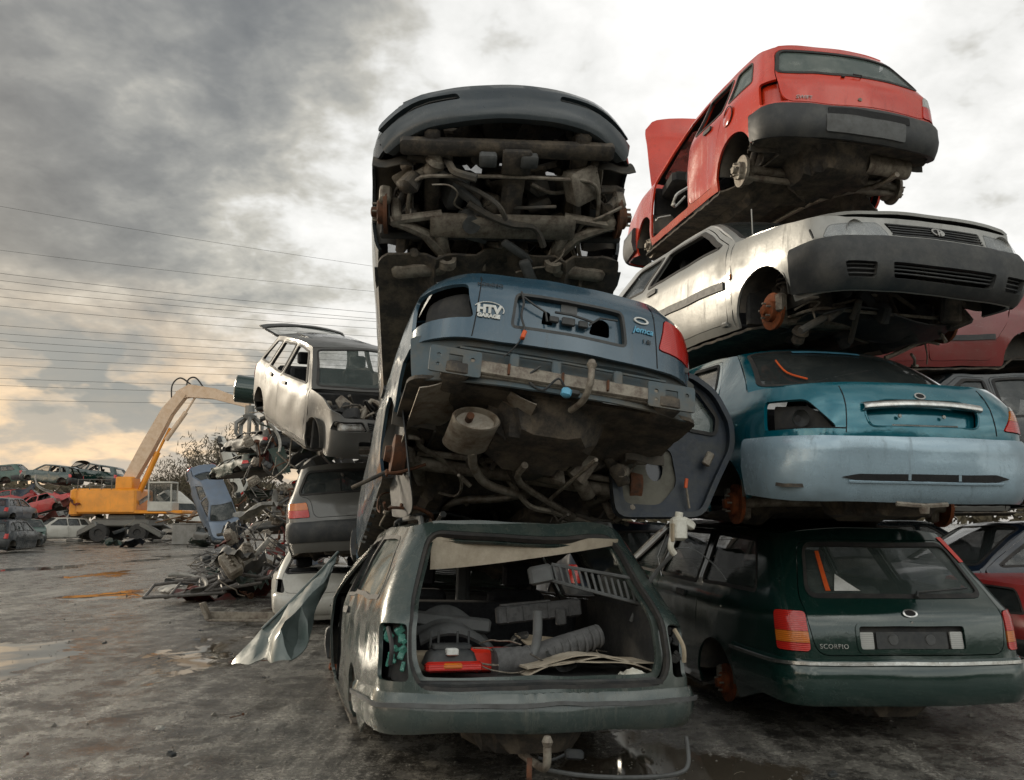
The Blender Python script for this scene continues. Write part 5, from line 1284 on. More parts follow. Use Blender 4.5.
def piece(kind, rg):
    m = MB()
    if kind == 'bent_pipe':
        p = Vector((-.6, 0, 0)); pts = [p]
        for k in range(4): p = p+Vector((rg.uniform(.15, .4), rg.uniform(-.25, .25), rg.uniform(-.12, .15))); pts.append(p)
        m.tube(pts, rg.uniform(.018, .035), 8, smooth=3); return m, 'dirty_metal'
    if kind == 'sheet_metal':
        a, b = rg.uniform(1, 4), rg.uniform(0, 6); w, h = rg.uniform(.35, .7), rg.uniform(.3, .6)
        m.sheet(lambda u, v: (w*(u-.5)*2, h*(v-.5)*2*(1-.3*u), .10*math.sin(a*u*2+b)+.09*math.sin(a*v*3)+.08*noise.noise(Vector((u*4, v*4, b)))), 12, 10, .006); return m, None
    if kind == 'tube_frame':
        w, h = rg.uniform(.5, .8), rg.uniform(.3, .5)
        m.tube([(-w, -h, 0), (w, -h, .08), (w*.8, h, .2), (-w*.9, h*.9, .05), (-w, -h, 0)], .028, 8)
        m.tube([(-w*.4, -h, 0), (-w*.2, h, .1)], .022, 6); m.tube([(w*.4, -h, .05), (w*.3, h, .15)], .022, 6); return m, 'steel'
    if kind == 'bumper_bar':
        m.sheet(lambda u, v: (.75*(2*u-1), .28*(2*u-1)**2+.05*math.sin(v*PI), .16*v+.04*math.sin(3*u)), 16, 4, .02); return m, None
    if kind == 'metal_strip':
        m.box((0, 0, .04), (rg.uniform(.8, 1.5), .07, .05), (0, rg.uniform(-6, 6), 0), .012); m.box((.5, .12, .06), (.5, .05, .04), (0, 4, 50), .01); return m, 'steel'
    if kind == 'wheel_rim':
        m.lathe([(-.08, .19), (-.08, .17), (.0, .155), (.03, .06), (.03, .03), (.035, .06), (.02, .15), (.08, .17), (.08, .19), (.06, .20), (.05, .17), (-.05, .17), (-.06, .20), (-.08, .19)], (0, 0, .1), (.2, 0, 1), 22); return m, 'steel'
    if kind == 'axle_part':
        m.tube([(-.6, 0, .1), (0, .05, .07), (.6, 0, .1)], .035, 8, smooth=2); m.lathe([(-.03, .03), (-.03, .12), (.03, .12), (.03, .03)], (.6, 0, .12), (1, .2, 0), 16); m.box((-.3, .08, .1), (.2, .12, .07), (0, 0, 20), .02); return m, 'rust'
    if kind == 'engine_block':
        m.box((0, 0, .2), (.5, .35, .32), (4, 0, 10), .04); m.box((.05, 0, .38), (.42, .25, .1), None, .03)
        for k in range(4): m.cyl((-.15+.1*k, .16, .25), (-.15+.1*k, .28, .2), .025, seg=10)
        m.lathe([(0, .02), (0, .09), (.04, .09), (.05, .03)], (.27, 0, .15), (1, 0, 0), 16); return m, 'dirty_metal'
    m.box((0, 0, .1), (.45, .3, .2), (3, 0, 0), .03); m.box((.1, .05, .22), (.2, .16, .07), (0, 0, 30), .02); return m, 'plastic'
KN = ['bent_pipe', 'sheet_metal', 'tube_frame', 'bumper_bar', 'metal_strip', 'wheel_rim', 'axle_part', 'engine_block', 'plastic_casing']
DESC = dict(bent_pipe='bent grey exhaust pipe', sheet_metal='torn sheet of {c} bodywork', tube_frame='bent tubular steel frame', bumper_bar='{c} curved bumper bar', metal_strip='flat steel strip with a bent tongue', wheel_rim='bare steel wheel rim', axle_part='rusty axle part with a hub', engine_block='oily engine block', plastic_casing='black plastic casing')
CN = {'crushed_white': 'dirty white', 'crushed_grey': 'grey', 'crushed_red': 'dark red', 'crushed_green': 'dark green', 'crushed_black': 'black', 'crushed_blue': 'dark blue', 'white_paint': 'white', 'grey_paint': 'grey', 'dark_red': 'dark red', 'dark_green': 'dark green', 'silver_far': 'silver', 'plastic': 'black', 'blue_grey': 'blue-grey'}
rg = random.Random(11); protos = {}
for kn in KN:
    cols = ['crushed_white', 'crushed_grey', 'crushed_red', 'crushed_green', 'crushed_black', 'crushed_blue', 'crushed_grey'] if kn == 'sheet_metal' else (['plastic', 'crushed_grey', 'crushed_white'] if kn == 'bumper_bar' else [None])
    for cmat in cols:
        for v in range(2 if kn not in ('wheel_rim', 'engine_block', 'plastic_casing') else 1):
            protos.setdefault(kn, []).append((piece(kn, rg), cmat, v))
made = {}
def scatter(kn, i, loc, rot, sc, where, group):
    (m, mt), cmat, v = protos[kn][i % len(protos[kn])]; mt = cmat or mt; key = (kn, i % len(protos[kn]))
    if key not in made: o = m.build(kn, mt, None); made[key] = o
    else: o = made[key].copy(); COL.objects.link(o)
    o.location = loc; o.rotation_euler = rot; o.scale = (sc, sc, sc)
    tag(o, DESC[kn].format(c=CN.get(mt, 'grey'))+' '+where, kn.replace('_', ' '), kn.replace('_', ' ')+' pieces '+group)
    return o
# loose pieces on and in the tall heap
for k in range(230):
    kn = rg.choice(['bent_pipe', 'sheet_metal', 'sheet_metal', 'tube_frame', 'metal_strip', 'axle_part', 'bumper_bar', 'engine_block', 'plastic_casing', 'sheet_metal', 'bent_pipe'])
    z = 4.5*rg.random()**1.25+.1; wd = 1.35-.2*z
    scatter(kn, rg.randrange(12), (-5.75+rg.uniform(-wd, wd+.8), 20.6+rg.uniform(-.5, .9)+.25*z*.5, z), (rg.uniform(-1.4, 1.4), rg.uniform(-1.4, 1.4), rg.uniform(0, 6.28)), rg.uniform(.3, .7), 'in the tall scrap heap', 'in the scrap heap')
for k in range(34):     # rubbish packed between the wrecks of the far heap
    kn = rg.choice(['sheet_metal', 'bent_pipe', 'bumper_bar', 'plastic_casing', 'metal_strip', 'sheet_metal']); p = at(rg.uniform(0, 135), 530, rg.uniform(50, 56)); 
    scatter(kn, rg.randrange(12), (p.x, p.y, rg.uniform(.2, 3.4)), (rg.uniform(-.6, .6), rg.uniform(-.6, .6), rg.uniform(0, 6.28)), rg.uniform(.8, 1.4), 'packed in the far left heap', 'in the far left heap')
# between the small stack and the heap
for k in range(55):
    kn = rg.choice(['bent_pipe', 'sheet_metal', 'tube_frame', 'metal_strip', 'engine_block', 'sheet_metal', 'bumper_bar'])
    t = rg.random(); X_ = -3.9+rg.uniform(-.9, .8)-t*1.2; 
    scatter(kn, rg.randrange(12), (X_, 13.4+t*6, rg.uniform(.05, .2)+max(0, X_+4.9)*rg.uniform(.1, 1.6)), (rg.uniform(-.8, .8), rg.uniform(-.8, .8), rg.uniform(0, 6.28)), rg.uniform(.35, .8), 'beside the small stack', 'beside the small stack')
for k in range(26):   # wedged between the grey and the silver hatchback
    kn = rg.choice(['bent_pipe', 'sheet_metal', 'engine_block', 'metal_strip', 'plastic_casing'])
    scatter(kn, rg.randrange(12), (rg.uniform(-3.0, -1.7), rg.uniform(11.0, 13.6), rg.uniform(1.9, 2.7)), (rg.uniform(-1, 1), rg.uniform(-1, 1), rg.uniform(0, 6.28)), rg.uniform(.5, .9), 'wedged under the silver hatchback', 'wedged under the silver hatchback')
# strewn on the ground
for k in range(80):
    kn = rg.choice(['bent_pipe', 'metal_strip', 'tube_frame', 'metal_strip', 'metal_strip', 'sheet_metal', 'axle_part', 'bumper_bar', 'plastic_casing'])
    t = rg.random()**1.2; Yd = 14.2+t*16; px = rg.uniform(168+50*t, 275)
    p = at(px, 560, Yd); scatter(kn, rg.randrange(12), (p.x, Yd, .03+rg.uniform(0, .18)), (rg.uniform(-.25, .25), rg.uniform(-.25, .25), rg.uniform(0, 6.28)), rg.uniform(.35, .85), 'strewn on the wet ground', 'strewn on the ground')
for k in range(5):
    scatter('tube_frame', k, (-5.35+.32*k, 14.3+.12*k, .14+.05*k), (rg.uniform(-.2, .5), rg.uniform(-.3, .3), rg.uniform(-.4, .4)), 1.0, 'tangled in the low heap', 'tangled in the low heap')
for k in range(16):
    kn = rg.choice(['sheet_metal', 'metal_strip', 'tube_frame', 'plastic_casing']); p = at(rg.uniform(20, 230), 545, rg.uniform(42, 50))
    scatter(kn, rg.randrange(12), (p.x, p.y, .1), (rg.uniform(-.3, .3), rg.uniform(-.3, .3), rg.uniform(0, 6)), rg.uniform(.7, 1.3), 'lying far off near the excavator', 'near the excavator')
m = MB(); p = at(237, 618, 11.3)
m.box((.05, 0, .04), (.85, .13, .03), (0, 0, 0), .008); m.box((.05, .055, .09), (.85, .02, .10), None, .006); m.box((-.42, 0, .15), (.05, .13, .24), (0, -25, 0), .01)
o = m.build('angle_iron', 'dirty_metal'); o.location = (p.x, p.y, 0); o.rotation_euler = (0, 0, R_(-4)); tag(o, 'angle iron with one upturned end lying alone on the wet ground', 'angle iron')
m = MB(); m.lathe([(-.05, .001), (0, .25), (.03, .33), (.9, .34), (.93, .30), (.93, .2), (.80, .19), (.80, .001)], (0, 0, 0), (-1, -.25, .10), 24); m.lathe([(.25, .345), (.27, .36), (.31, .36), (.33, .345)], (0, 0, 0), (-1, -.25, .10), 24)
o = m.build('steel_drum', 'dark_green'); o.location = (-5.95, 21.0, 4.45); tag(o, 'dark steel drum lying on top of the tall scrap heap', 'drum')
# bare cone of grit trickling down the heap
m = MB(); m.box((0, 0, .55), (1.3, 1.0, 1.1), None, .03); m.box((0, 0, 1.12), (1.36, 1.06, .05), None, .01); p = at(187, 541, 47)
o = m.build('steel_box', 'concrete'); o.location = (p.x, p.y, 0); tag(o, 'pale square steel box on the ground left of the blue-grey saloon', 'box')
for k in range(7):
    mm = MB(); mm.box((0, 0, 0), (1.2+.3*(k % 3), .25, .05), None, .01); q = mm.build('wooden_board', 'wood'); q.location = (p.x-.3+rg.uniform(-.7, .7), p.y+rg.uniform(-.3, .3), 1.22+.07*k); q.rotation_euler = (rg.uniform(-.3, .3), rg.uniform(-.3, .3), rg.uniform(0, 3)); tag(q, 'brown board in the loose pile on the pale steel box', 'board', 'boards on the steel box')
# ------------------------------------------------------------------ excavator
p = at(127, 541, 52); X0 = p.x
ex = empty('excavator', 'yellow material-handling excavator with long raised boom at the far left', 'excavator', (X0, 52, 0))
m = MB(); m.box((0, 0, 1.15), (3.4, 2.4, .5), None, .1)
m.box((-.1, 0, 1.5), (1.6, 1.6, .35), None, .08); m.build('undercarriage', 'grey_paint', ex)
for sx in (-1, 1):
    for sy in (-1, 1):
        m = MB(); m.box((sx*1.95, sy*1.2, .75), (1.5, .35, .32), (0, sx*28, 0), .05); m.box((sx*2.55, sy*1.2, .12), (.7, .7, .16), None, .04); m.build('outrigger', 'grey_paint', ex)
        m = MB(); m.lathe([(-.2, .2), (-.2, .5), (-.14, .55), (.14, .55), (.2, .5), (.2, .25), (.12, .2), (.12, .001)], (sx*1.15, sy*1.15, .55), (0, sy, 0), 24); m.build('wheel', 'rubber', ex)
m = MB(); m.box((-1.0, 0, 2.42), (3.9, 2.6, 1.5), None, .12, .97); m.box((.6, 0, 1.78), (6.2, 2.5, .22), None, .05); m.build('engine_house', 'yellow_paint', ex)
m = MB(); m.box((-2.75, 0, 2.35), (.5, 2.7, 1.6), None, .18); m.build('counterweight', 'yellow_paint', ex)
m = MB(); m.box((.05, -.5, 3.5), (1.0, 1.2, .75), None, .06); m.tube([(.2, .6, 3.1), (.2, .6, 3.8)], .07, 8); m.build('engine_cowl', 'yellow_paint', ex)
m = MB()
for z in (3.35, 3.7): m.tube([(-2.6, -1.2, z), (-.6, -1.2, z)], .025, 6)
for x in (-2.6, -1.9, -1.2, -.6): m.tube([(x, -1.2, 3.1), (x, -1.2, 3.7)], .025, 6)
m.build('handrail', 'grey_paint', ex)
cab = MB(); cab.box((2.35, -.75, 2.1), (1.5, 1.1, .6), None, .06); cab.box((2.3, -.75, 3.52), (1.4, 1.1, .12), None, .05)
for (x, y) in ((1.66, -.28), (1.66, -1.22), (3.0, -.28), (3.0, -1.22)): cab.tube([(x, y, 2.35), (x-.05, y, 3.5)], .05, 6)
cab.build('cab', 'white_paint', ex); m = MB(); m.box((2.32, -.75, 2.95), (1.3, .98, 1.1), None, .05); m.build('cab_glass', 'glass_dark', ex)
def bp(px, py): q = at(px, py, 51.6); return Vector((q.x-X0, q.y-52, q.z))
dull('hazed_boom', (.66, .50, .36), (.55, .38, .24), 3, .55)  # boom colour paled so that distance haze sits in the material
def beam(m, pts, ws, th=.55):
    vs = []; fs = []; n = len(pts)
    for i, q in enumerate(pts):
        d = (pts[min(i+1, n-1)]-pts[max(i-1, 0)]); d.y = 0; d.normalize(); nn = Vector((-d.z, 0, d.x)); 
        for (a, b) in ((-1, -1), (1, -1), (1, 1), (-1, 1)): vs.append(q+nn*ws[i]/2*a+Vector((0, th/2*b, 0)))
    for i in range(n-1):
        for k in range(4): fs.append([i*4+k, i*4+(k+1) % 4, (i+1)*4+(k+1) % 4, (i+1)*4+k])
    fs += [[3, 2, 1, 0], [(n-1)*4+k for k in range(4)]]; m.add(vs, fs)
m = MB(); beam(m, [bp(122, 508), bp(130, 480), bp(148, 448), bp(168, 412), bp(184, 393)], [.6, .72, .8, .7, .55]); m.build('boom', 'hazed_boom', ex, 20, False)
m = MB(); beam(m, [bp(178, 396), bp(190, 391), bp(215, 394), bp(250, 405)], [.5, .8, .65, .4], .4); m.build('stick', 'hazed_boom', ex, 20, False)
m = MB(); m.cyl(bp(136, 500), bp(158, 452), .17, seg=12); m.cyl(bp(158, 452), bp(170, 428), .08, seg=10); m.build('boom_ram', 'yellow_paint', ex)
m = MB(); m.cyl(bp(166, 440), bp(186, 412), .14, seg=12); m.cyl(bp(186, 412), bp(196, 396), .07, seg=10); m.build('stick_ram', 'hazed_boom', ex)
m = MB(); m.tube([bp(172, 405), bp(172, 386), bp(180, 378), bp(190, 384), bp(196, 392)], .05, 6, smooth=5); m.tube([bp(186, 392), bp(188, 380), bp(196, 378), bp(205, 390)], .05, 6, smooth=5); m.build('hydraulic_hose', 'rubber', ex)
g0 = bp(250, 406); m = MB(); m.lathe([(0, .1), (0, .3), (.5, .3), (.6, .45), (.8, .4), (.8, .1)], g0, (0, 0, -1), 14); m.build('grapple_head', 'grey_paint', ex)
for k in range(5):
    a = 2*PI*k/5; d = Vector((math.cos(a), math.sin(a), 0)); m = MB(); m.tube([g0+Vector((0, 0, -.7))+d*.3, g0+Vector((0, 0, -1.1))+d*.8, g0+Vector((0, 0, -1.7))+d*.8, g0+Vector((0, 0, -2.2))+d*.35], [.12, .14, .12, .04], 6, smooth=1); m.build('grapple_tine', 'grey_paint', ex)

# ------------------------------------------------------------------ overhead lines
ends = [(214, 268), (257, 291), (280, 312), (287, 318), (295, 320), (303, 327), (312, 335), (331, 346), (339, 353), (346, 359), (353, 364), (362, 369), (370, 375), (383, 384), (390, 391), (404, 399)]
pos_ = ['topmost', 'second', 'third', 'fourth', 'fifth', 'sixth', 'seventh', 'eighth', 'ninth', 'tenth', 'eleventh', 'twelfth', 'thirteenth', 'fourteenth', 'fifteenth', 'lowest']
for i, (ya, yb) in enumerate(ends):
    A_ = at(-160, ya-(yb-ya)*160/360, 95+i*1.5); B_ = at(900, yb+(yb-ya)*540/360*.8, 130+i*1.5); pts = []
    for k in range(25):
        t = k/24; q = A_.lerp(B_, t); q.z -= 4.5*4*t*(1-t)*.5-1.6; pts.append(q)
    m = MB(); m.tube(pts, .026 if i > 1 else .020, 5); o = m.build('power_line', 'wire'); tag(o, 'thin dark overhead power line crossing the sky, %s of the sixteen' % pos_[i], 'power line', 'overhead power lines')

# ------------------------------------------------------------------ far trees and wood
mt, nt, b = newmat('twig'); nt.links.new(mixc(nt, ramp(nt, noise_node(nt, .35, 4), .35, .65), (.060, .050, .034), (.115, .098, .062)), b.inputs['Base Color']); b.inputs['Roughness'].default_value = .95; M['twig'] = mt
def tree(loc, h, seed, label, group):
    rg = random.Random(seed); e = empty('bare_tree', label, 'tree', loc, group=group)
    t = MB(); t.tube([(0, 0, 0), (.1*h*.1, 0, h*.3), (0, .1, h*.55), (.1, 0, h*.9)], [h*.03, h*.022, h*.014, h*.004], 8, smooth=1)
    tips = []
    for k in range(16):
        z = h*rg.uniform(.18, .75); a = rg.uniform(0, 6.28); L_ = h*rg.uniform(.2, .36); q = Vector((0, 0, z)); r_ = q+Vector((math.cos(a), math.sin(a), rg.uniform(.4, 1.1)))*L_
        t.tube([q, (q+r_)/2+Vector((0, 0, -.04*h)), r_], [h*.010, h*.006, h*.002], 5); tips.append(((q+r_)/2, L_*.6)); tips.append((r_, L_*.5))
    t.build('trunk', 'bark', e)
    c = MB()
    for (q, r_) in tips:
        for k in range(26):
            d = Vector((rg.gauss(0, 1), rg.gauss(0, 1), rg.gauss(0, 1))).normalized()*r_*rg.random()**.5; p0 = q+d; dd = Vector((rg.uniform(-1, 1), rg.uniform(-1, 1), rg.uniform(0, 1.6))).normalized()*h*.055; s_ = dd.cross(Vector((rg.uniform(-1, 1), rg.uniform(-1, 1), .2))).normalized()*h*.006
            c.add([p0-s_, p0+s_, p0+dd+s_*.3, p0+dd-s_*.3], [[0, 1, 2, 3]])
    c.build('crown', 'twig', e, smooth=False)
for k, (px, top, Yd) in enumerate(((168, 472, 110), (180, 462, 118), (193, 456, 112), (206, 450, 120), (218, 444, 116), (231, 440, 110), (244, 436, 118), (256, 440, 112), (158, 478, 122), (212, 462, 100))):
    q = at(px, top, Yd); tree((q.x, Yd, 0), q.z+.5, 60+k, 'bare brown tree in the row behind the scrap heap', 'bare trees behind the scrap heap')
rg = random.Random(99); c = MB()
for k in range(12000):
    x = rg.uniform(-330, 330); h = 14+3.5*noise.noise(Vector((x*.03, 0, 0)))+2.5*noise.noise(Vector((x*.11, 3, 0))); z = h*rg.random()**.8; p0 = Vector((x, 300+rg.uniform(-8, 8), z)); a = rg.uniform(0, 6.28)
    d = Vector((math.cos(a), .2, math.sin(a)))*rg.uniform(.8, 2.0); s_ = Vector((-d.z, .3, d.x))*.55
    c.add([p0-s_, p0+d, p0+s_, p0-d], [[0, 1, 2, 3]])
for k in range(3500):      # unseen twig screen added behind the camera to darken low car reflections
    x = rg.uniform(-90, 90); h = 7+2*noise.noise(Vector((x*.05, 0, 9)))+2*noise.noise(Vector((x*.2, 3, 9))); p0 = Vector((x, -38+rg.uniform(-4, 4), h*rg.random()**.8)); a = rg.uniform(0, 6.28)
    d = Vector((math.cos(a), .2, math.sin(a)))*rg.uniform(.6, 1.4); s_ = Vector((-d.z, .3, d.x))*.6
    c.add([p0-s_, p0+d, p0+s_, p0-d], [[0, 1, 2, 3]])
o = c.build('wood_and_rear_screen', 'twig', None, smooth=False); tag(o, 'low brown wood along the horizon, plus an added dark screen behind the camera', 'wood', kind='stuff')

# ------------------------------------------------------------------ small things
cA.e.rotation_mode = 'XYZ'
from mathutils import Matrix as _M
def mw(e): return _M.LocRotScale(e.location, e.rotation_euler, e.scale)
MA = mw(cA.e)
def inA(name, m, mats, loc, deg, label, cat):
    o = m.build(name, mats); o.matrix_world = MA @ _M.LocRotScale(Vector(loc), Euler([R_(a) for a in deg]), Vector((1, 1, 1))); tag(o, label, cat); return o
el = empty('lamp_unit', 'black lamp unit with a red lens standing in the open load bay', 'lamp unit'); el.matrix_world = MA @ _M.LocRotScale(Vector((.24, .44, .645)), Euler((0, 0, R_(8))), Vector((1, 1, 1)))
m = MB(); m.box((.02, 0, .07), (.13, .27, .10), None, .025, .86); m.box((.03, .0, .125), (.10, .20, .03), None, .01)
for y in (-.10, -.04, .06, .10): m.cyl((.03, y, .12), (.03, y, .20), .006, seg=6)
m.build('casing', 'plastic', el); m = MB(); m.box((-.04, 0, .035), (.05, .29, .05), None, .015); m.build('red_lens', 'lens_red', el)
m = MB(); m.box((-.052, .01, .04), (.035, .10, .030), None, .008); m.build('amber_lens', 'lens_amber', el); m = MB(); m.box((-.03, .01, .105), (.06, .06, .035), None, .006); m.build('label_sticker', 'sticker', el)
m = MB(); m.box((0, 0, .055), (.14, .34, .11), None, .012); m.box((0, 0, .113), (.10, .30, .008), None, .002); inA('red_case', m, 'bright_red', (.46, .22, .63), (0, 0, 3), 'bright red flat case behind the lamp unit in the load bay', 'case')
m = MB(); m.box((0, 0, .05), (.16, .22, .10), None, .012); inA('beige_box', m, 'card', (.45, .52, .63), (0, 0, -5), 'beige cardboard box at the left side of the load bay', 'box')
m = MB(); m.sheet(lambda u, v: (.0+.25*v, .30-.55*u, .30*math.sin(PI*min(1, .25+u*.8))*(.6+.4*v)+.02*math.sin(8*v)), 14, 8, .02); inA('folded_mat', m, 'grey_plastic', (.62, .24, .63), (0, 0, 0), 'dark folded rubber mat leaning behind the red case', 'mat')
m = MB(); m.box((0, 0, .06), (.05, .52, .10), None, .012); m.box((-.03, -.12, .02), (.04, .06, .10), None, .01); m.box((0, .08, .115), (.04, .30, .012), None, .003)
for y in (-.18, -.05, .1, .2): m.box((-.028, y, .06), (.008, .01, .09), None, .002)
inA('grey_trim_panel', m, 'seat_grey', (.80, -.18, .86), (-6, 0, 3), 'pale grey trim panel standing across the back of the load bay', 'trim panel')
m = MB(); m.box((0, 0, 0), (.06, .5, .08), (0, 0, 0), .02); inA('grey_trim_panel', m, 'grey_plastic', (.82, .36, .86), (6, 0, -3), 'darker grey trim strip at the left back of the load bay', 'trim panel')
m = MB(); m.tube([(0, .30, .05), (0, .1, .06), (.02, -.12, .12), (.02, -.34, .18)], [.075, .07, .065, .06], 14, smooth=1)
for k in range(14): t = k/13; m.lathe([(-.008, .06), (-.004, .075-.012*t), (.004, .075-.012*t), (.008, .06)], (0.01*t, .28-.6*t, .052+.012*t+.11*t*t), (0, -1, .2), 14)
inA('rolled_mat', m, 'seat_grey', (.42, -.10, .63), (0, 0, 10), 'grey rolled mat lying diagonally in the load bay', 'mat')
m = MB(); m.tube([(0, .02, .02), (-.02, -.05, .04), (0, -.10, .14), (.02, -.11, .30)], .026, 10, smooth=5); m.tube([(0, .05, .02), (0, .0, .02)], .035, 10); inA('radiator_hose', m, 'grey_plastic', (.38, .06, .64), (0, 0, 0), 'bent grey hose standing up in the middle of the load bay', 'hose')
m = MB(); m.box((0, 0, 0), (.22, .30, .012), (0, 0, 0), .003); inA('cardboard', m, 'card', (.60, -.16, .76), (6, -14, 8), 'flat brown cardboard behind the rolled mat', 'cardboard')
m = MB()
for q in (0, 1, 2):
    m.sheet(lambda u, v, q=q: (.02+.30*v, .34-.72*u, .015+.025*q+.075*math.sin(PI*u)*(1-.25*q)+.012*math.sin(9*u+q*2)), 18, 6, .006)
inA('carpet', m, 'headliner', (.20, -.28, .62), (0, 0, 4), 'folded beige carpet in layers at the right of the load bay', 'carpet')
m = MB(); m.sheet(lambda u, v: (.10*v, .13*u, .03*math.sin(PI*u)*math.sin(PI*v)+.02*noise.noise(Vector((u*5, v*5, 1)))), 8, 8, .004); inA('white_rag', m, 'white_plastic', (.16, -.58, .63), (0, 0, 0), 'small crumpled white rag at the right corner of the load bay', 'rag')
for k in range(26):    # small litter of the load bay
    kk = ('bent_pipe', 'plastic_casing', 'metal_strip', 'sheet_metal', 'bumper_bar', 'bent_pipe')[k % 6]; q = MA @ Vector((rg.uniform(.25, .85), rg.uniform(-.52, .52), rg.uniform(.66, .74)))
    scatter(kk, k*3+1, q, (rg.uniform(-.5, .5), rg.uniform(-.5, .5), rg.uniform(0, 6.28)), rg.uniform(.14, .26), 'in the open load bay', 'in the open load bay')
# slatted grey rail hanging in from the right
m = MB(); n_s = 13
m.tube([(0, 0, 0), (0, -.50, -.115)], .010, 6); m.tube([(0, .0, .085), (0, -.46, .02)], .010, 6)
for k in range(n_s): y = -.02-.44*k/(n_s-1); m.box((.0, y, .045+y*.21), (.012, .014, .10), (-16, 0, 0), .003)
m.box((0, .06, .03), (.06, .13, .10), (-12, 0, 0), .03); inA('slatted_shelf', m, 'grey_plastic', (.42, -.13, 1.10), (0, 0, -4), 'grey slatted shelf trim hanging across the right of the open tailgate', 'shelf trim')

# loose rear door between the stacks
dr = empty('car_door', 'dark blue car door showing its stripped inner side, leaning between the stacks', 'car door', at(684, 517, 5.15), (-6, 0, 8))
ol = rp([(-.42, 0), (-.44, .42), (-.30, .60), (-.12, .88), (.10, .90), (.26, .78), (.35, .58), (.34, .42), (.22, .22), (.10, .0)], .07)
ful = lambda u, v: Vector((u, .05*math.sin(v*2)+.02, v))
win_ = rp([(-.22, .56), (-.08, .81), (.03, .82), (.03, .52)], .03); qw = rp([(.08, .55), (.08, .80), (.16, .79), (.27, .62), (.25, .52)], .03)
ope = rp([(-.36, .08), (-.37, .34), (-.22, .44), (-.04, .42), (-.02, .2), (-.14, .07)], .05)
panel('outer_skin', 'dark_blue', ol, lambda u, v: ful(u, v)+Vector((0, .05, 0)), [win_, qw], dr, -1, .05, .006)
dull('door_blue', (.010,.020,.036), (.035,.04,.04), 6, .5, 0, .2)
panel('inner_frame', 'door_blue', ol, ful, [grow(win_, .01), grow(qw, .01), ope], dr, -1, .05, .012)
panel('door_rim', 'door_blue', grow(ol, .012), lambda u, v: ful(u, v)+Vector((0, -.012, 0)), [grow(ol, -.02)], dr, -1, .05, .06)
panel('window_seal', 'rubber', grow(win_, .018), lambda u, v: ful(u, v)+Vector((0, -.01, 0)), [grow(win_, -.004)], dr, -1, .05, .012); panel('window_seal', 'rubber', grow(qw, .018), lambda u, v: ful(u, v)+Vector((0, -.01, 0)), [grow(qw, -.004)], dr, -1, .05, .012)
panel('quarter_window', 'glass_dirty', qw, lambda u, v: ful(u, v)+Vector((0, .03, 0)), (), dr, -1, .1, .004)
panel('moisture_sheet', 'khaki', grow(ope, .01), lambda u, v: ful(u, v)+Vector((0, .012+.012*noise.noise(Vector((u*12, v*12, 0))), 0)), [circ(-.15, .30, .055, 14, .08)], dr, -1, .03, .004)
m = MB(); m.box((-.30, -.01, .46), (.16, .02, .05), (0, -20, 0), .006); m.box((-.26, -.015, .33), (.09, .02, .035), None, .006); m.tube([(-.38, 0, .2), (-.3, -.02, .3), (-.18, -.01, .5), (-.05, 0, .48)], .006, 5, smooth=3); m.build('window_regulator', 'dirty_metal', dr)
m = MB(); m.box((.02, -.02, .20), (.02, .012, .06), (0, 10, 0), .004); m.build('latch_tag', 'orange', dr)
m = MB(); m.tube([(.02, -.02, .17), (.03, -.02, .05)], .007, 6); m.build('lock_rod', 'dirty_metal', dr); m = MB(); m.box((.17, -.02, .35), (.05, .03, .09), (0, 30, 0), .01); m.build('door_latch', 'dirty_metal', dr)
rs_ = empty('plastic_reservoir', 'white plastic fluid reservoir caught on wires between the two stacks', 'reservoir', at(676, 545, 4.75), (0, 12, 20))
m = MB(); m.box((0, 0, .09), (.09, .07, .13), (0, -10, 0), .02); m.box((.05, 0, .13), (.09, .05, .05), (0, 15, 0), .015); m.lathe([(0, .022), (.03, .022), (.03, .001)], (-.01, 0, .15), (0, 0, 1), 14); m.tube([(-.03, 0, .03), (-.03, 0, -.02), (.0, 0, -.05)], .018, 8, smooth=3); m.build('tank', 'white_plastic', rs_)
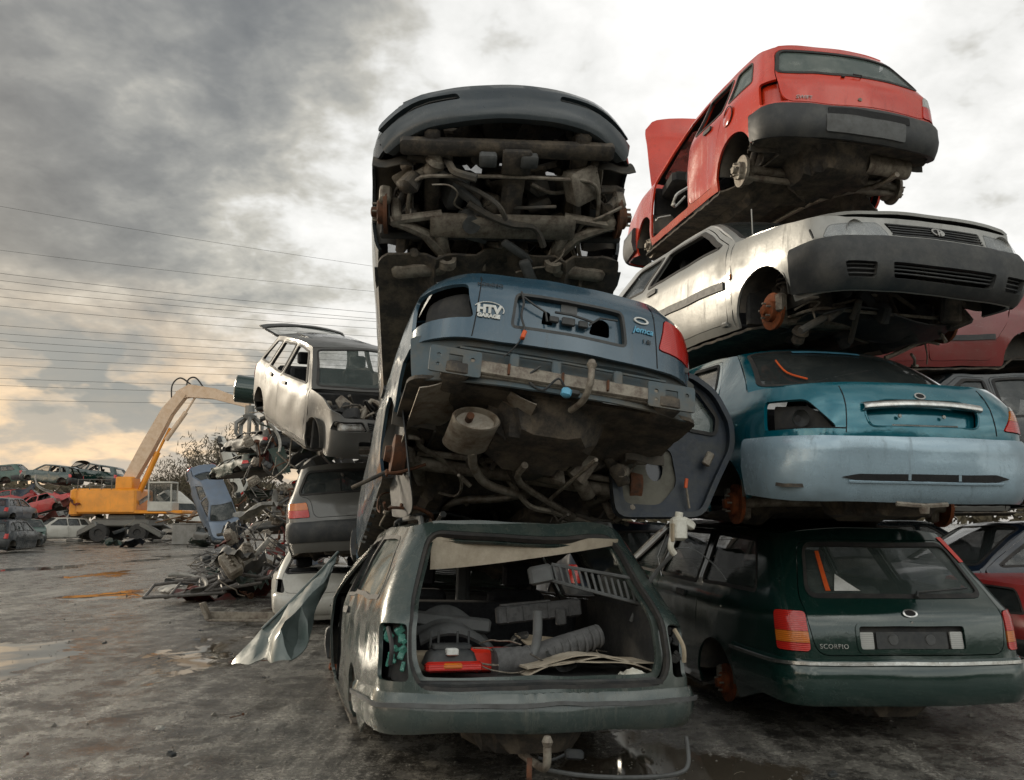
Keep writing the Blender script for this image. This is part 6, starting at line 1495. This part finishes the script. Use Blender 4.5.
m = MB(); m.box((-.045, -.02, .06), (.012, .03, .10), (0, -10, 0), .004); m.build('level_mark', 'card', rs_)
m = MB(); m.tube([(0, 0, -.04), (-.06, .1, -.20), (-.09, .2, -.45)], .012, 8, smooth=4); m.tube([(0, 0, -.02), (.12, .02, -.0), (.28, .05, -.05), (.40, .08, -.12)], .004, 5, smooth=4); m.build('wire', 'grey_plastic', rs_)
# litter on the near ground
for k in range(34):
    kk = ('bent_pipe', 'plastic_casing', 'metal_strip', 'sheet_metal', 'axle_part')[k % 5]; Yd = rg.uniform(4.2, 12); px = rg.uniform(10, 320) if k % 3 else rg.uniform(640, 1000)
    q = at(px, 600, Yd)
    if k % 3 == 0: q.x = rg.uniform(.9, 4.5); Yd = rg.uniform(3.6, 4.9)
    scatter(kk, k*5+2, (q.x, Yd, .012), (rg.uniform(-.12, .12), rg.uniform(-.12, .12), rg.uniform(0, 6.28)), rg.uniform(.05, .13), 'lying loose in the foreground', 'in the foreground')
# grit and small stones
rg = random.Random(4); c = MB()
for k in range(6000):
    Yd = 2.2+rg.random()**1.7*16; X_ = (rg.random()*1.3-.68)*Yd*1.2; s_ = rg.uniform(.003, .010)*(1+(rg.random() < .04)*1.8)
    pts = [Vector((rg.uniform(-1, 1), rg.uniform(-1, 1), rg.uniform(-.5, 1))).normalized()*s_*rg.uniform(.7, 1.2) for _ in range(4)]
    z = .018*noise.noise(Vector((X_*1.1, Yd*.7, 0)))+.014*noise.noise(Vector((X_*3.2, Yd*3.2, 4)))-.008
    v0 = Vector((X_, Yd, z)); 
    c.add([v0+Vector(t)*s_ for t in ((1, 0, .1), (.2, .9, 0), (-.9, .3, .1), (-.4, -.9, 0), (.1, rg.uniform(-.3, .3), rg.uniform(.5, 1.0)))], [[0, 1, 4], [1, 2, 4], [2, 3, 4], [3, 0, 4]])
dull('stone', (.15,.14,.12), (.08,.075,.065), 3, .8)
o = c.build('gravel', 'stone', None, smooth=False); tag(o, 'loose grit and small stones over the muddy ground', 'gravel', kind='stuff')
